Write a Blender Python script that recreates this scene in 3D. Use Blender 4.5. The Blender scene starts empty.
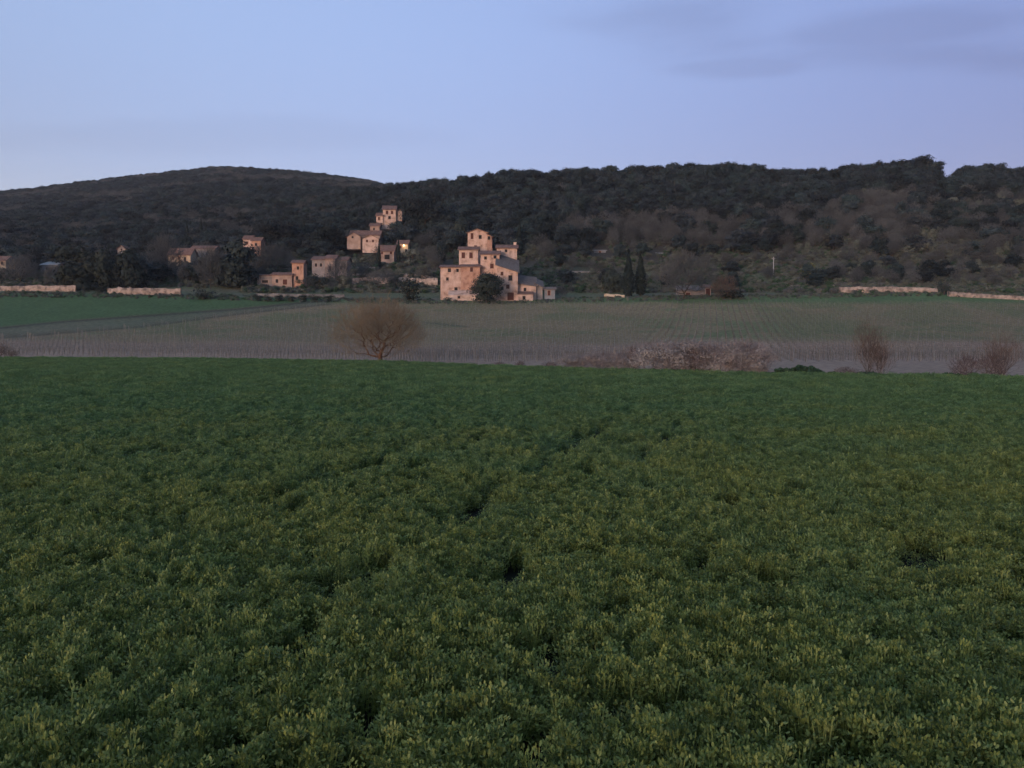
import bpy, math, random
import numpy as np
R = math.radians
random.seed(7)
rng = np.random.default_rng(7)
scene = bpy.context.scene
COL = scene.collection
F, U0, V0, CZ = 800.0, 512.0, 335.0, 3.35      # focal length in px, principal column, horizon row, eye height

# ------------------------------------------------------------------ helpers
def link(o, parent=None):
    COL.objects.link(o)
    if parent is not None: o.parent = parent
    return o

def tag(o, label=None, cat=None, group=None, kind=None):
    if label: o['label'] = label
    if cat: o['category'] = cat
    if group: o['group'] = group
    if kind: o['kind'] = kind
    return o

def empty(name, loc=(0, 0, 0), rz=0.0):
    o = bpy.data.objects.new(name, None)
    o.empty_display_size = 0.3
    o.location = loc; o.rotation_euler = (0, 0, rz)
    return link(o)

def np_mesh(name, V, Fc):
    """V n x 3; Fc list of int arrays (each m x k)"""
    me = bpy.data.meshes.new(name)
    V = np.asarray(V, dtype=np.float32).reshape(-1, 3)
    if not isinstance(Fc, (list, tuple)): Fc = [Fc]
    Fc = [np.asarray(f, dtype=np.int32) for f in Fc if len(f)]
    nl = sum(f.size for f in Fc); nf = sum(len(f) for f in Fc)
    me.vertices.add(len(V)); me.vertices.foreach_set('co', V.ravel())
    me.loops.add(nl); me.polygons.add(nf)
    me.loops.foreach_set('vertex_index', np.concatenate([f.ravel() for f in Fc]))
    tot = np.concatenate([np.full(len(f), f.shape[1], np.int32) for f in Fc])
    st = np.concatenate([[0], np.cumsum(tot)[:-1]]).astype(np.int32)
    me.polygons.foreach_set('loop_start', st)
    me.update(calc_edges=True)
    me.validate()
    return me

def obj(name, me, mat=None, parent=None):
    o = bpy.data.objects.new(name, me)
    if mat is not None and not me.materials: me.materials.append(mat)
    return link(o, parent)

class MB:
    def __init__(s): s.v = []; s.f = []
    def poly(s, pts):
        b = len(s.v); s.v += [tuple(p) for p in pts]; s.f.append(tuple(range(b, b + len(pts))))
    def hexa(s, p):    # 8 points: bottom 4 ccw, top 4 ccw
        b = len(s.v); s.v += [tuple(q) for q in p]
        for f in ((0,3,2,1),(4,5,6,7),(0,1,5,4),(1,2,6,5),(2,3,7,6),(3,0,4,7)):
            s.f.append(tuple(b + i for i in f))
    def box(s, x0, x1, y0, y1, z0, z1):
        s.hexa([(x0,y0,z0),(x1,y0,z0),(x1,y1,z0),(x0,y1,z0),(x0,y0,z1),(x1,y0,z1),(x1,y1,z1),(x0,y1,z1)])
    def cyl(s, p0, p1, r0, r1, n=8):
        p0 = np.array(p0, float); p1 = np.array(p1, float); d = p1 - p0; d /= np.linalg.norm(d)
        a = np.cross(d, (0, 0, 1) if abs(d[2]) < .9 else (1, 0, 0)); a /= np.linalg.norm(a); c = np.cross(d, a)
        b = len(s.v)
        for p, r in ((p0, r0), (p1, r1)):
            for i in range(n):
                t = 2 * math.pi * i / n; s.v.append(tuple(p + r * (math.cos(t) * a + math.sin(t) * c)))
        for i in range(n):
            j = (i + 1) % n; s.f.append((b + i, b + j, b + n + j, b + n + i))
        s.f.append(tuple(b + n + i for i in range(n))); s.f.append(tuple(b + i for i in reversed(range(n))))
    def build(s, name, mat, parent=None):
        me = bpy.data.meshes.new(name); me.from_pydata(s.v, [], s.f); me.update()
        return obj(name, me, mat, parent)

# ------------------------------------------------------------------ materials
def mat(name, base, var=None, scale=3.0, rough=0.9, bump=0.0, bscale=20.0, coord='Object', rnd=0.0, detail=4, stops=None, spec=0.2, sheen_thin=False, extra=None):
    """noise-varied principled surface; rnd shifts brightness from object to object"""
    m = bpy.data.materials.new(name); m.use_nodes = True
    nt = m.node_tree; N = nt.nodes; L = nt.links
    b = N['Principled BSDF']; b.inputs['Roughness'].default_value = rough
    b.inputs['Specular IOR Level'].default_value = spec
    tc = N.new('ShaderNodeTexCoord')
    nz = N.new('ShaderNodeTexNoise'); nz.inputs['Scale'].default_value = scale; nz.inputs['Detail'].default_value = detail
    L.new(tc.outputs[coord], nz.inputs['Vector'])
    cr = N.new('ShaderNodeValToRGB')
    cr.color_ramp.elements[0].position = 0.33; cr.color_ramp.elements[1].position = 0.67
    cr.color_ramp.elements[0].color = (*base, 1); cr.color_ramp.elements[1].color = (*(var or base), 1)
    if stops:
        for p, c in stops:
            e = cr.color_ramp.elements.new(p); e.color = (*c, 1)
    L.new(nz.outputs['Fac'], cr.inputs['Fac'])
    out = cr.outputs['Color']
    if rnd > 0:
        oi = N.new('ShaderNodeObjectInfo')
        mr = N.new('ShaderNodeMapRange'); mr.inputs['To Min'].default_value = 1 - rnd; mr.inputs['To Max'].default_value = 1 + rnd
        L.new(oi.outputs['Random'], mr.inputs['Value'])
        hs = N.new('ShaderNodeHueSaturation')
        L.new(mr.outputs['Result'], hs.inputs['Value'])
        m2 = N.new('ShaderNodeMath'); m2.operation = 'MULTIPLY'; m2.inputs[1].default_value = 7.31
        m3 = N.new('ShaderNodeMath'); m3.operation = 'FRACT'
        m4 = N.new('ShaderNodeMapRange'); m4.inputs['To Min'].default_value = 0.5 - 0.10 * rnd; m4.inputs['To Max'].default_value = 0.5 + 0.06 * rnd
        L.new(oi.outputs['Random'], m2.inputs[0]); L.new(m2.outputs[0], m3.inputs[0]); L.new(m3.outputs[0], m4.inputs['Value'])
        L.new(m4.outputs['Result'], hs.inputs['Hue'])
        L.new(out, hs.inputs['Color']); out = hs.outputs['Color']
    L.new(out, b.inputs['Base Color'])
    if bump > 0:
        n2 = N.new('ShaderNodeTexNoise'); n2.inputs['Scale'].default_value = bscale; n2.inputs['Detail'].default_value = 6
        L.new(tc.outputs[coord], n2.inputs['Vector'])
        bp = N.new('ShaderNodeBump'); bp.inputs['Strength'].default_value = bump; bp.inputs['Distance'].default_value = 0.2
        L.new(n2.outputs['Fac'], bp.inputs['Height']); L.new(bp.outputs['Normal'], b.inputs['Normal'])
    return m

M = {}
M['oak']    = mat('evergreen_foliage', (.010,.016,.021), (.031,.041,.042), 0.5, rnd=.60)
M['oak2']   = mat('olive_foliage', (.075,.085,.065), (.12,.125,.10), 0.6, rnd=.3)
M['bare']   = mat('bare_twigs', (.068,.070,.071), (.112,.113,.112), 0.4, rnd=.30)
M['hero']   = mat('ochre_twigs', (.175,.128,.085), (.27,.20,.13), 0.6)
M['bark']   = mat('bark', (.045,.034,.028), (.085,.065,.050), 4.0, bump=.4)
M['herobark'] = mat('brown_bark', (.10,.055,.035), (.17,.095,.060), 4.0, bump=.4)
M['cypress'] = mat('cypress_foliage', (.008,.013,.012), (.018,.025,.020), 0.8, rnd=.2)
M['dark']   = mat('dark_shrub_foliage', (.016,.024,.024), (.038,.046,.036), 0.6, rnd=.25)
M['bramble'] = mat('dry_bramble', (.13,.10,.095), (.33,.265,.25), 0.9, rnd=.15)
M['bramblered'] = mat('red_bramble', (.095,.060,.053), (.16,.11,.095), 0.9, rnd=.15)
M['redtwig'] = mat('reddish_twigs', (.095,.066,.050), (.16,.115,.09), 0.7, rnd=.15)
M['yellow'] = mat('yellow_green_foliage', (.10,.095,.035), (.17,.155,.06), 0.9)
M['ditch']  = mat('ditch_weeds', (.025,.055,.028), (.05,.085,.045), 0.6)
M['village'] = mat('dim_stone_wall', (.24,.165,.135), (.42,.31,.26), 0.4, bump=.5, bscale=6, detail=9)
M['post']   = mat('weathered_post', (.17,.158,.145), (.26,.24,.22), 3.0)
M['vinewood'] = mat('vine_wood', (.09,.075,.062), (.15,.13,.11), 2.0, rnd=.1)
M['plaster'] = mat('pink_stone_wall', (.24,.15,.115), (.60,.42,.345), 0.55, bump=.9, bscale=3, detail=12, stops=[(.45,(.46,.305,.24)), (.55,(.53,.365,.295))])
M['plaster2'] = mat('pale_stone_wall', (.29,.20,.16), (.60,.44,.37), 0.6, bump=.9, bscale=3, detail=12, stops=[(.48,(.49,.35,.29))])
M['redwall'] = mat('red_stone_wall', (.25,.13,.09), (.50,.30,.22), 0.6, bump=.9, bscale=3, detail=12, stops=[(.5,(.41,.235,.17))])
M['greywall'] = mat('grey_stone_wall', (.20,.17,.16), (.32,.27,.25), 0.5, bump=.5, bscale=6, detail=9)
M['ochre']  = mat('ochre_wall', (.42,.30,.20), (.55,.42,.30), 0.5, bump=.3, bscale=6, detail=9)
M['bluegrey'] = mat('pale_grey_wall', (.16,.165,.18), (.24,.25,.27), 0.5)
M['stone']  = mat('field_stone', (.13,.10,.085), (.42,.32,.265), 0.8, bump=.9, bscale=3, detail=12, stops=[(.5,(.30,.225,.185))])
M['stone2'] = mat('terrace_stone', (.13,.115,.105), (.27,.235,.215), 0.6, bump=.8, bscale=5, detail=10)
M['window'] = mat('dark_window_glass', (.012,.011,.013), rough=.6, spec=.15)
M['shutter'] = mat('brown_shutter', (.075,.028,.022), (.10,.04,.03), 4)
M['frame']  = mat('stone_surround', (.36,.24,.19), (.46,.32,.26), 3)
M['metal']  = mat('grey_metal', (.20,.20,.21), (.28,.28,.29), 3, rough=.5)
M['white']  = mat('white_paint', (.36,.35,.35), (.46,.45,.45), 2)

def roof_mat(name, c0, c1):
    m = mat(name, c0, c1, 1.2, detail=8)
    nt = m.node_tree; N = nt.nodes; L = nt.links
    tc = N.new('ShaderNodeTexCoord'); w = N.new('ShaderNodeTexWave'); w.inputs['Scale'].default_value = 1.6; w.inputs['Distortion'].default_value = .6
    L.new(tc.outputs['Object'], w.inputs['Vector'])
    bp = N.new('ShaderNodeBump'); bp.inputs['Strength'].default_value = .7; bp.inputs['Distance'].default_value = .1
    L.new(w.outputs['Fac'], bp.inputs['Height']); L.new(bp.outputs['Normal'], N['Principled BSDF'].inputs['Normal'])
    return m
M['roof'] = roof_mat('terracotta_tiles', (.14,.075,.06), (.25,.15,.12))
M['roofgrey'] = roof_mat('weathered_tiles', (.135,.108,.098), (.21,.17,.152))

# ------------------------------------------------------------------ terrain
UK = np.array([-1400, -400, 0, 128, 220, 300, 380, 450, 512, 640, 730, 800, 900, 932, 948, 965, 1024, 1400, 2400], float)
YK = np.array([250, 275, 300, 340, 380, 430, 480, 600, 800, 1000, 1150, 1400], float)
far = [232, 262, 276, 284, 292]                      # behind the ridge the ground falls again
TV = np.array([
 [296,291,282,270,260,250,244,232,220,212,208,216],
 [295,290,281,268,258,248,242,230,218,210,206,215],
 [294,289,279,266,255,244,236,224,211,202,197,210],
 [295,290,280,266,254,243,234,218,200,188,181,200],
 [297,292,280,264,252,240,230,212,190,176,171,190],
 [299,294,282,262,245,232,222,205,188,180,176,195],
 [301,296,284,262,238,216,202,197,192,189,187,205],
 [301,297,285,258,230,208,193,200,212,220,226,240],
 [301,297,283,255,228,203,184]+far,
 [298,294,280,250,224,198,180]+far,
 [297,293,278,248,222,196,177]+far,
 [296,292,277,248,222,198,184]+far,
 [293,289,276,246,218,192,174]+far,
 [293,289,276,246,218,192,172]+far,
 [293,289,276,246,218,198,189]+far,
 [294,289,276,246,218,194,179]+far,
 [296,290,276,246,218,194,180]+far,
 [297,290,276,248,222,200,190]+far,
 [297,290,276,250,230,215,208]+far], float)
TU = np.arange(-1400, 2401, 6.0)
TY = np.concatenate([np.arange(-60, 60, 10), np.arange(60, 262, 1.5), np.arange(262, 520, 3), np.arange(520, 1400, 15), [1400, 1600, 2000, 3000, 4500, 7000]]).astype(float)
def build_tz():
    Yk = np.concatenate([[-60, 60, 100, 118, 140, 170, 200, 225], YK, [2000, 7000]])
    Zt = np.zeros((len(UK), len(Yk)))
    for i in range(len(UK)):
        z = CZ - (TV[i] - V0) / F * YK
        z250 = z[0]
        Zt[i] = np.concatenate([[0, 0, 0, 0, .035*z250, .2*z250, .43*z250, .69*z250], z, [10, 0]])
    A = np.array([np.interp(TY, Yk, Zt[i]) for i in range(len(UK))])     # len(UK) x nY
    B = np.array([np.interp(TU, UK, A[:, j]) for j in range(len(TY))]).T # nU x nY
    k = np.exp(-0.5 * (np.arange(-4, 5) / 2.0) ** 2); k /= k.sum()
    P = np.pad(B, ((4, 4), (0, 0)), mode='edge'); B = sum(k[i] * P[i:i + len(TU)] for i in range(9))
    Yf = TY
    k2 = np.exp(-0.5 * (np.arange(-3, 4) / 1.5) ** 2); k2 /= k2.sum()
    P = np.pad(B, ((0, 0), (3, 3)), mode='edge'); C = sum(k2[i] * P[:, i:i + len(TY)] for i in range(7))
    m = (TY > 125) & (TY < 1300)
    B[:, m] = C[:, m]
    return B
TZ = build_tz()
def xscale(Y): return np.maximum(Y, 60.0)
def zt(X, Y):
    X = np.asarray(X, float); Y = np.asarray(Y, float)
    u = U0 + F * X / xscale(Y)
    fu = np.clip((u - TU[0]) / 6.0, 0, len(TU) - 1.001); iu = fu.astype(int); fu = fu - iu
    iy = np.clip(np.searchsorted(TY, Y, side='right') - 1, 0, len(TY) - 2)
    fy = np.clip((Y - TY[iy]) / (TY[iy + 1] - TY[iy]), 0, 1)
    return ((TZ[iu, iy] * (1 - fu) + TZ[iu + 1, iy] * fu) * (1 - fy) + (TZ[iu, iy + 1] * (1 - fu) + TZ[iu + 1, iy + 1] * fu) * fy)
def vt(u, Y):
    return V0 - F * (zt((u - U0) / F * np.maximum(Y, 60), Y) - CZ) / Y
def solve_Y(u, v, lo=125.0, hi=1150.0):
    Ys = np.arange(lo, hi, 1.0); vv = vt(np.full(len(Ys), float(u)), Ys)
    k = np.argmax(vv <= v)
    return float(Ys[k])
EDGE_U = [-400, 0, 200, 380, 512, 600, 770, 1024, 1400]
EDGE_V = [355.5, 356.5, 357.5, 360, 364.5, 367.5, 371.5, 374.5, 376]
def edge_Y(u): return 3.0 * F / (np.interp(u, EDGE_U, EDGE_V) - V0)

def vnoise(x, y, seed=0):
    xi = np.floor(x).astype(np.int64); yi = np.floor(y).astype(np.int64); fx = x - xi; fy = y - yi
    fx = fx * fx * (3 - 2 * fx); fy = fy * fy * (3 - 2 * fy)
    def h(a, b):
        n = (a * 374761393 + b * 668265263 + seed * 974634777) & 0xFFFFFFFF
        n = ((n ^ (n >> 13)) * 1274126177) & 0xFFFFFFFF
        return ((n ^ (n >> 16)) & 0xFFFF) / 65535.0
    return (h(xi, yi) * (1 - fx) + h(xi + 1, yi) * fx) * (1 - fy) + (h(xi, yi + 1) * (1 - fx) + h(xi + 1, yi + 1) * fx) * fy
def fbm(x, y, seed=0, o=4):
    s = 0; a = .5; t = 0
    for i in range(o):
        s = s + a * vnoise(x * 2 ** i, y * 2 ** i, seed + i); t += a; a *= .5
    return s / t

ROWDIR = 0.235
def sstep(a, b, x):
    t = np.clip((x - a) / (b - a), 0, 1); return t * t * (3 - 2 * t)
def build_ground():
    UU, YY = np.meshgrid(TU, TY, indexing='ij')
    XX = (UU - U0) / F * xscale(YY)
    V = np.stack([XX, YY, TZ], -1).reshape(-1, 3)
    nu, ny = UU.shape
    idx = np.arange(nu * ny).reshape(nu, ny)
    Fc = np.stack([idx[:-1, :-1], idx[1:, :-1], idx[1:, 1:], idx[:-1, 1:]], -1).reshape(-1, 4)
    me = np_mesh('ground', V, Fc)
    # land cover: what grows or lies on each piece of ground
    VV = V0 - F * (TZ - CZ) / np.maximum(YY, 20)
    n1 = fbm(XX / 18, YY / 18, 3); n2 = fbm(XX / 5, YY / 5, 9); n3 = fbm(XX / 45, YY / 30, 21)
    def c(*a): return np.array(a, float)
    soil = c(.030, .027, .018); pink = c(.31, .205, .148); vine = c(.235, .178, .102); grass = c(.095, .130, .055); hay = c(.18, .155, .085)
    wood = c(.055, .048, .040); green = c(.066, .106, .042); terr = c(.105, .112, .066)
    Cc = np.zeros(UU.shape + (3,)) + soil
    def mix(w, col):
        nonlocal Cc
        Cc = Cc * (1 - w[..., None]) + col * w[..., None]
    out = sstep(-1.5, 0.5, YY - edge_Y(UU))
    mix(out, pink)
    mix(out * sstep(347, 338, VV + (n1 - .5) * 16 + np.interp(UU, [0, 400, 700, 1024], [4, -2, 2, 0])), vine)
    mix(out * sstep(.46, .60, n1 * .6 + n2 * .4 + np.interp(UU, [0, 300, 600, 760, 1024], [.02, -.02, -.04, .06, .08])) * sstep(345, 335, VV) * .65, grass)
    mix(out * sstep(.50, .66, n3) * sstep(345, 330, VV) * .45, hay)
    # upper strip of grass below the farm and the walls
    mix(sstep(306, 300, VV + (n2 - .5) * 5) * sstep(200, 230, YY), c(.090, .130, .055))
    # the green meadow at the far side on the left, cut by two ditches
    l1 = np.interp(UU, [-400, 0, 60, 240, 330], [330, 328, 322, 309, 300]); l2 = np.interp(UU, [-400, 0, 140, 240, 330], [341, 338, 327, 314, 304])
    mer = (UU < 330)
    mix(mer * sstep(0, -2, VV - l1) * sstep(170, 180, YY), green)
    mix(mer * sstep(0, 1, VV - l1) * sstep(0, -1.5, VV - l2) * .8, c(.100, .104, .068))
    mix(mer * np.exp(-((VV - l1) / 1.2) ** 2) * .85, c(.035, .035, .028))
    mix(mer * np.exp(-((VV - l2) / 1.0) ** 2) * .75, c(.040, .042, .032))
    # faint track across the vines
    tr = np.interp(UU, [420, 470], [322, 327]); mix(((UU > 420) & (UU < 470)) * np.exp(-((VV - tr) / .8) ** 2) * .6, c(.04, .04, .035))
    up = sstep(250, 256, YY); mix(up, terr)
    mix(up * sstep(.5, .62, n2) * .6, c(.13, .11, .085))
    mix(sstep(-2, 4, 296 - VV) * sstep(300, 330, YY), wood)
    Cc = Cc * (0.85 + 0.3 * n2)[..., None]
    ca = me.color_attributes.new('cover', 'FLOAT_COLOR', 'POINT')
    ca.data.foreach_set('color', np.concatenate([Cc, np.ones(UU.shape + (1,))], -1).astype(np.float32).ravel())
    me.shade_smooth()
    m = bpy.data.materials.new('ground'); m.use_nodes = True; N = m.node_tree.nodes; L = m.node_tree.links
    b = N['Principled BSDF']; b.inputs['Roughness'].default_value = .95; b.inputs['Specular IOR Level'].default_value = .1
    at = N.new('ShaderNodeAttribute'); at.attribute_name = 'cover'
    ge = N.new('ShaderNodeNewGeometry')
    nz = N.new('ShaderNodeTexNoise'); nz.inputs['Scale'].default_value = 1.3; nz.inputs['Detail'].default_value = 8
    L.new(ge.outputs['Position'], nz.inputs['Vector'])
    mr = N.new('ShaderNodeMapRange'); mr.inputs['From Min'].default_value = .3; mr.inputs['From Max'].default_value = .7
    mr.inputs['To Min'].default_value = .65; mr.inputs['To Max'].default_value = 1.35
    L.new(nz.outputs['Fac'], mr.inputs['Value'])
    mx = N.new('ShaderNodeVectorMath'); mx.operation = 'SCALE'
    L.new(at.outputs['Color'], mx.inputs[0]); L.new(mr.outputs['Result'], mx.inputs['Scale'])
    L.new(mx.outputs['Vector'], b.inputs['Base Color'])
    bp = N.new('ShaderNodeBump'); bp.inputs['Strength'].default_value = .6; bp.inputs['Distance'].default_value = .15
    L.new(nz.outputs['Fac'], bp.inputs['Height']); L.new(bp.outputs['Normal'], b.inputs['Normal'])
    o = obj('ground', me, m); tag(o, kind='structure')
build_ground()

# ------------------------------------------------------------------ plants
def rand_unit(n):
    v = rng.normal(size=(n, 3)); return v / np.linalg.norm(v, axis=1)[:, None]
def leaf_quads(P, Nrm, size):
    """irregular leaf clump faces centred on P facing roughly Nrm"""
    n = len(P)
    t = np.cross(Nrm, rand_unit(n)); t /= np.linalg.norm(t, axis=1)[:, None] + 1e-9
    b = np.cross(Nrm, t)
    s = (size * rng.uniform(.6, 1.4, n))[:, None]; a = rng.uniform(.55, 1.0, n)[:, None]
    V = np.stack([P + t * s, P + b * s * a, P - t * s * .8, P - b * s * a * .9], 1).reshape(-1, 3)
    return V, np.arange(4 * n).reshape(-1, 4)
def crown_mesh(name, H, W, z0, lobes, n, size, flat=1.0, seed=0):
    """leafy crown: uneven lobes, each a loose shell of leaf clumps, with gaps between"""
    r = np.random.default_rng(seed)
    cen = []; rad = []
    for i in range(lobes):
        a = r.uniform(0, 2 * math.pi); q = math.sqrt(r.uniform(0, 1)) * .72
        zz = r.uniform(.22, .80) if z0 > .5 else r.uniform(.05, .78)
        q *= (1 - abs(zz - .45) * .9)
        cen.append((math.cos(a) * q * W / 2, math.sin(a) * q * W / 2, z0 + zz * (H - z0)))
        rad.append(r.uniform(.20, .34) * W * (1 - .25 * zz))
    cen = np.array(cen); rad = np.array(rad)
    k = rng.choice(lobes, n, p=rad ** 2 / (rad ** 2).sum())
    d = rand_unit(n); d[:, 2] = np.where(rng.random(n) < .25, d[:, 2], np.abs(d[:, 2]) * .9 - .15)
    d /= np.linalg.norm(d, axis=1)[:, None]
    rr = rad[k] * (1 - rng.random(n) ** 2 * .5) * (1 + .18 * rng.normal(size=n))
    P = cen[k] + d * rr[:, None] * np.array([1, 1, flat])
    P[:, 2] = np.clip(P[:, 2], z0 * .7, H * 1.05)
    V, Fc = leaf_quads(P, d + .5 * rand_unit(n), size)
    return np_mesh(name, V, Fc)

def grow(p, d, L, r, lev, maxlev, segs, rr, spread=.55, up=.10, kids=(2, 3), ratio=.72, wob=.18):
    """recursive branching; appends (p0,p1,r0,r1)"""
    n = 3 if lev < maxlev else 2
    for i in range(n):
        d = d + rr.normal(size=3) * wob; d[2] += up; d /= np.linalg.norm(d)
        q = p + d * L / n; r1 = r * (.82 if i < n - 1 else .72)
        segs.append((*p, *q, r, r1)); p = q; r = r1
        if lev >= 1 and i < n - 1 and lev < maxlev and rr.random() < .6:
            e = d + rr.normal(size=3) * spread * 1.2; e /= np.linalg.norm(e)
            grow(p, e, L * ratio * .8, r * .6, lev + 1, maxlev, segs, rr, spread, up, kids, ratio, wob)
    if lev < maxlev:
        for j in range(rr.integers(kids[0], kids[1] + 1)):
            e = d + rr.normal(size=3) * spread; e[2] += up; e /= np.linalg.norm(e)
            grow(p, e, L * ratio * rr.uniform(.8, 1.15), r * .72, lev + 1, maxlev, segs, rr, spread, up, kids, ratio, wob)
def seg_mesh(name, S, sides=3):
    S = np.asarray(S, float)
    p0, p1, r0, r1 = S[:, :3], S[:, 3:6], S[:, 6], S[:, 7]
    d = p1 - p0; d /= np.linalg.norm(d, axis=1)[:, None] + 1e-9
    ref = np.where(np.abs(d[:, 2:3]) < .9, [[0, 0, 1.]], [[1., 0, 0]])
    a = np.cross(d, ref); a /= np.linalg.norm(a, axis=1)[:, None]; b = np.cross(d, a)
    ring = []
    for p, r in ((p0, r0), (p1, r1)):
        for i in range(sides):
            t = 2 * math.pi * i / sides
            ring.append(p + r[:, None] * (math.cos(t) * a + math.sin(t) * b))
    V = np.stack(ring, 1); n = len(S); base = (np.arange(n) * 2 * sides)[:, None]
    Fc = np.concatenate([base + np.array([i, (i + 1) % sides, sides + (i + 1) % sides, sides + i]) for i in range(sides)])
    return np_mesh(name, V.reshape(-1, 3), Fc)

def bare_segs(seed, H, maxlev=4, trunk=.22, r=.16, spread=.55, up=.10, kids=(3, 4), ratio=.70, nst=1, wob=.18, L0=None):
    rr = np.random.default_rng(seed); segs = []
    p = np.zeros(3)
    if trunk > 0:
        q = np.array([.03, .02, 1.0]) * trunk * H
        segs.append((0, 0, -.3, *q, r * 1.3, r)); p = q
    for i in range(nst):
        a = 2 * math.pi * i / nst + rr.uniform(-.4, .4)
        d = np.array([math.cos(a) * spread, math.sin(a) * spread, 1.0 if nst > 1 else 3.0]); d /= np.linalg.norm(d)
        grow(p, d, L0 or H * .30, r * (.7 if nst > 1 else 1), 0, maxlev, segs, rr, spread, up, kids, ratio, wob)
    S = np.array(segs)
    # fit to H
    zmax = np.percentile(S[:, 5], 99.5); k = H / zmax; S[:, :6] *= k
    return S
def span_tree(seed, pts, starts, bf=.35, r_tip=.010, expo=2.4, twigs=2, twl=.5, twr=.008, droop=0.0):
    """branches found by joining every point to the nearest part of the growing tree, radii from what each branch carries"""
    r = np.random.default_rng(seed); N_ = len(pts); P = np.concatenate([starts, pts]); n0 = len(starts); n = len(P)
    par = np.full(n, -1); inn = np.zeros(n, bool); plen = np.full(n, 1e9)
    best = np.full(n, 1e9); bp = np.zeros(n, int); order = []
    for i in range(n0):
        par[i] = i - 1; inn[i] = True; plen[i] = P[i, 2] if i == 0 else plen[i - 1] + np.linalg.norm(P[i] - P[i - 1]); order.append(i)
    def relax(i):
        d = np.linalg.norm(P - P[i], axis=1) * (1 + (.6 if i < n0 - 1 else 0)); c = d + bf * plen[i]; m_ = (~inn) & (c < best); best[m_] = c[m_]; bp[m_] = i
    for i in range(n0): relax(i)
    for _ in range(n - n0):
        c = np.where(inn, 1e9, best); j = int(np.argmin(c)); inn[j] = True; par[j] = bp[j]; plen[j] = plen[bp[j]] + np.linalg.norm(P[j] - P[bp[j]]); order.append(j); relax(j)
    w = np.zeros(n); kid = np.zeros(n, int)
    for j in reversed(order):
        w[j] = max(w[j], 1.0) if kid[j] == 0 else w[j]
        if par[j] >= 0: w[par[j]] += w[j]; kid[par[j]] += 1
    rad = r_tip * w ** (1 / expo)
    S = []
    cen = pts.mean(0)
    for j in order:
        k = par[j]
        if k < 0: continue
        mid = (P[j] + P[k]) / 2 + r.normal(size=3) * .10 * np.linalg.norm(P[j] - P[k])
        rm = (rad[j] + min(rad[k], rad[j] * 1.5)) / 2
        S.append((*P[k], *mid, min(rad[k], rad[j] * 1.5), rm)); S.append((*mid, *P[j], rm, rad[j]))
        if w[j] <= 6:
            for t in range(twigs):
                o = P[j] - np.array([0, 0, cen[2] * .3]); o = o / (np.linalg.norm(o) + 1e-6) * .6 + (P[j] - P[k]) / (np.linalg.norm(P[j] - P[k]) + 1e-6) * .5 + r.normal(size=3) * .55
                o[2] += .15 - droop; o /= np.linalg.norm(o); q = P[j] + o * twl * r.uniform(.5, 1.3)
                S.append((*P[j], *q, twr, twr * .6))
    return np.array(S)
def dome_pts(seed, n, H, W, zlo=.15, shell=.5, lobes=7, wide=.42):
    r = np.random.default_rng(seed); d = r.normal(size=(n * 2, 3)); d /= np.linalg.norm(d, axis=1)[:, None]
    rad = (shell + (1 - shell) * r.random(n * 2)) ** 1; rad = np.where(r.random(n * 2) < .3, r.random(n * 2) ** .5, rad)
    az = np.arctan2(d[:, 1], d[:, 0]); rad *= 1 + .13 * np.sin(az * 3 + seed) + .08 * np.sin(az * lobes + 2 * seed + d[:, 2] * 5)
    c = H * (1 + zlo) / 2; p = d * rad[:, None] * np.array([W / 2, W / 2, H * (1 - zlo) / 2]); p[:, 2] += H * wide * .0 + c
    k = 1 - .25 * np.clip((p[:, 2] / H - wide) / (1 - wide), 0, 1); p[:, :2] *= k[:, None]
    return p[p[:, 2] > zlo * H * .8][:n]
def split_bare(S, rcut):
    big = S[S[:, 6] >= rcut]; small = S[S[:, 6] < rcut]
    return big, small
def fit_width(S, W):
    q = np.percentile(np.hypot(S[:, 3], S[:, 4]), 97); k = (W / 2) / q
    S[:, [0, 1, 3, 4]] *= k; return S

class Proto:
    """a tree kind: meshes for trunk and crown, shared by every copy"""
    def __init__(s, name, trunk, crown, mt, mc, H, W):
        s.name, s.trunk, s.crown, s.H, s.W = name, trunk, crown, H, W
        if trunk is not None: trunk.materials.append(mt)
        crown.materials.append(mc); s.src = None
def copy_tree(o, parent=None):
    c = o.copy(); COL.objects.link(c)
    if parent is not None: c.parent = parent
    for ch in list(o.children): copy_tree(ch, c)
    return c
def place(pr, X, Y, H, W, rz, label, cat, group=None, name=None, sink=.1, z=None):
    sx = W / pr.W; sz = H / pr.H
    z = float(zt(X, Y)) if z is None else z
    if pr.src is None:
        if pr.trunk is None:
            t = obj(name or pr.name, pr.crown)
        else:
            t = empty(name or pr.name)
            obj('stems' if pr.name == 'bramble_bush' else 'trunk', pr.trunk, None, t); obj('crown', pr.crown, None, t)
        pr.src = t
    else:
        t = copy_tree(pr.src)
        if 'group' in t: del t['group']
        if name: t.name = name
        elif t.name.split('.')[0] != pr.name: t.name = pr.name
    t.location = (X, Y, z - sink); t.rotation_euler = (0, 0, rz); t.scale = (sx, sx, sz)
    tag(t, label, cat, group)
    return t

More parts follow.
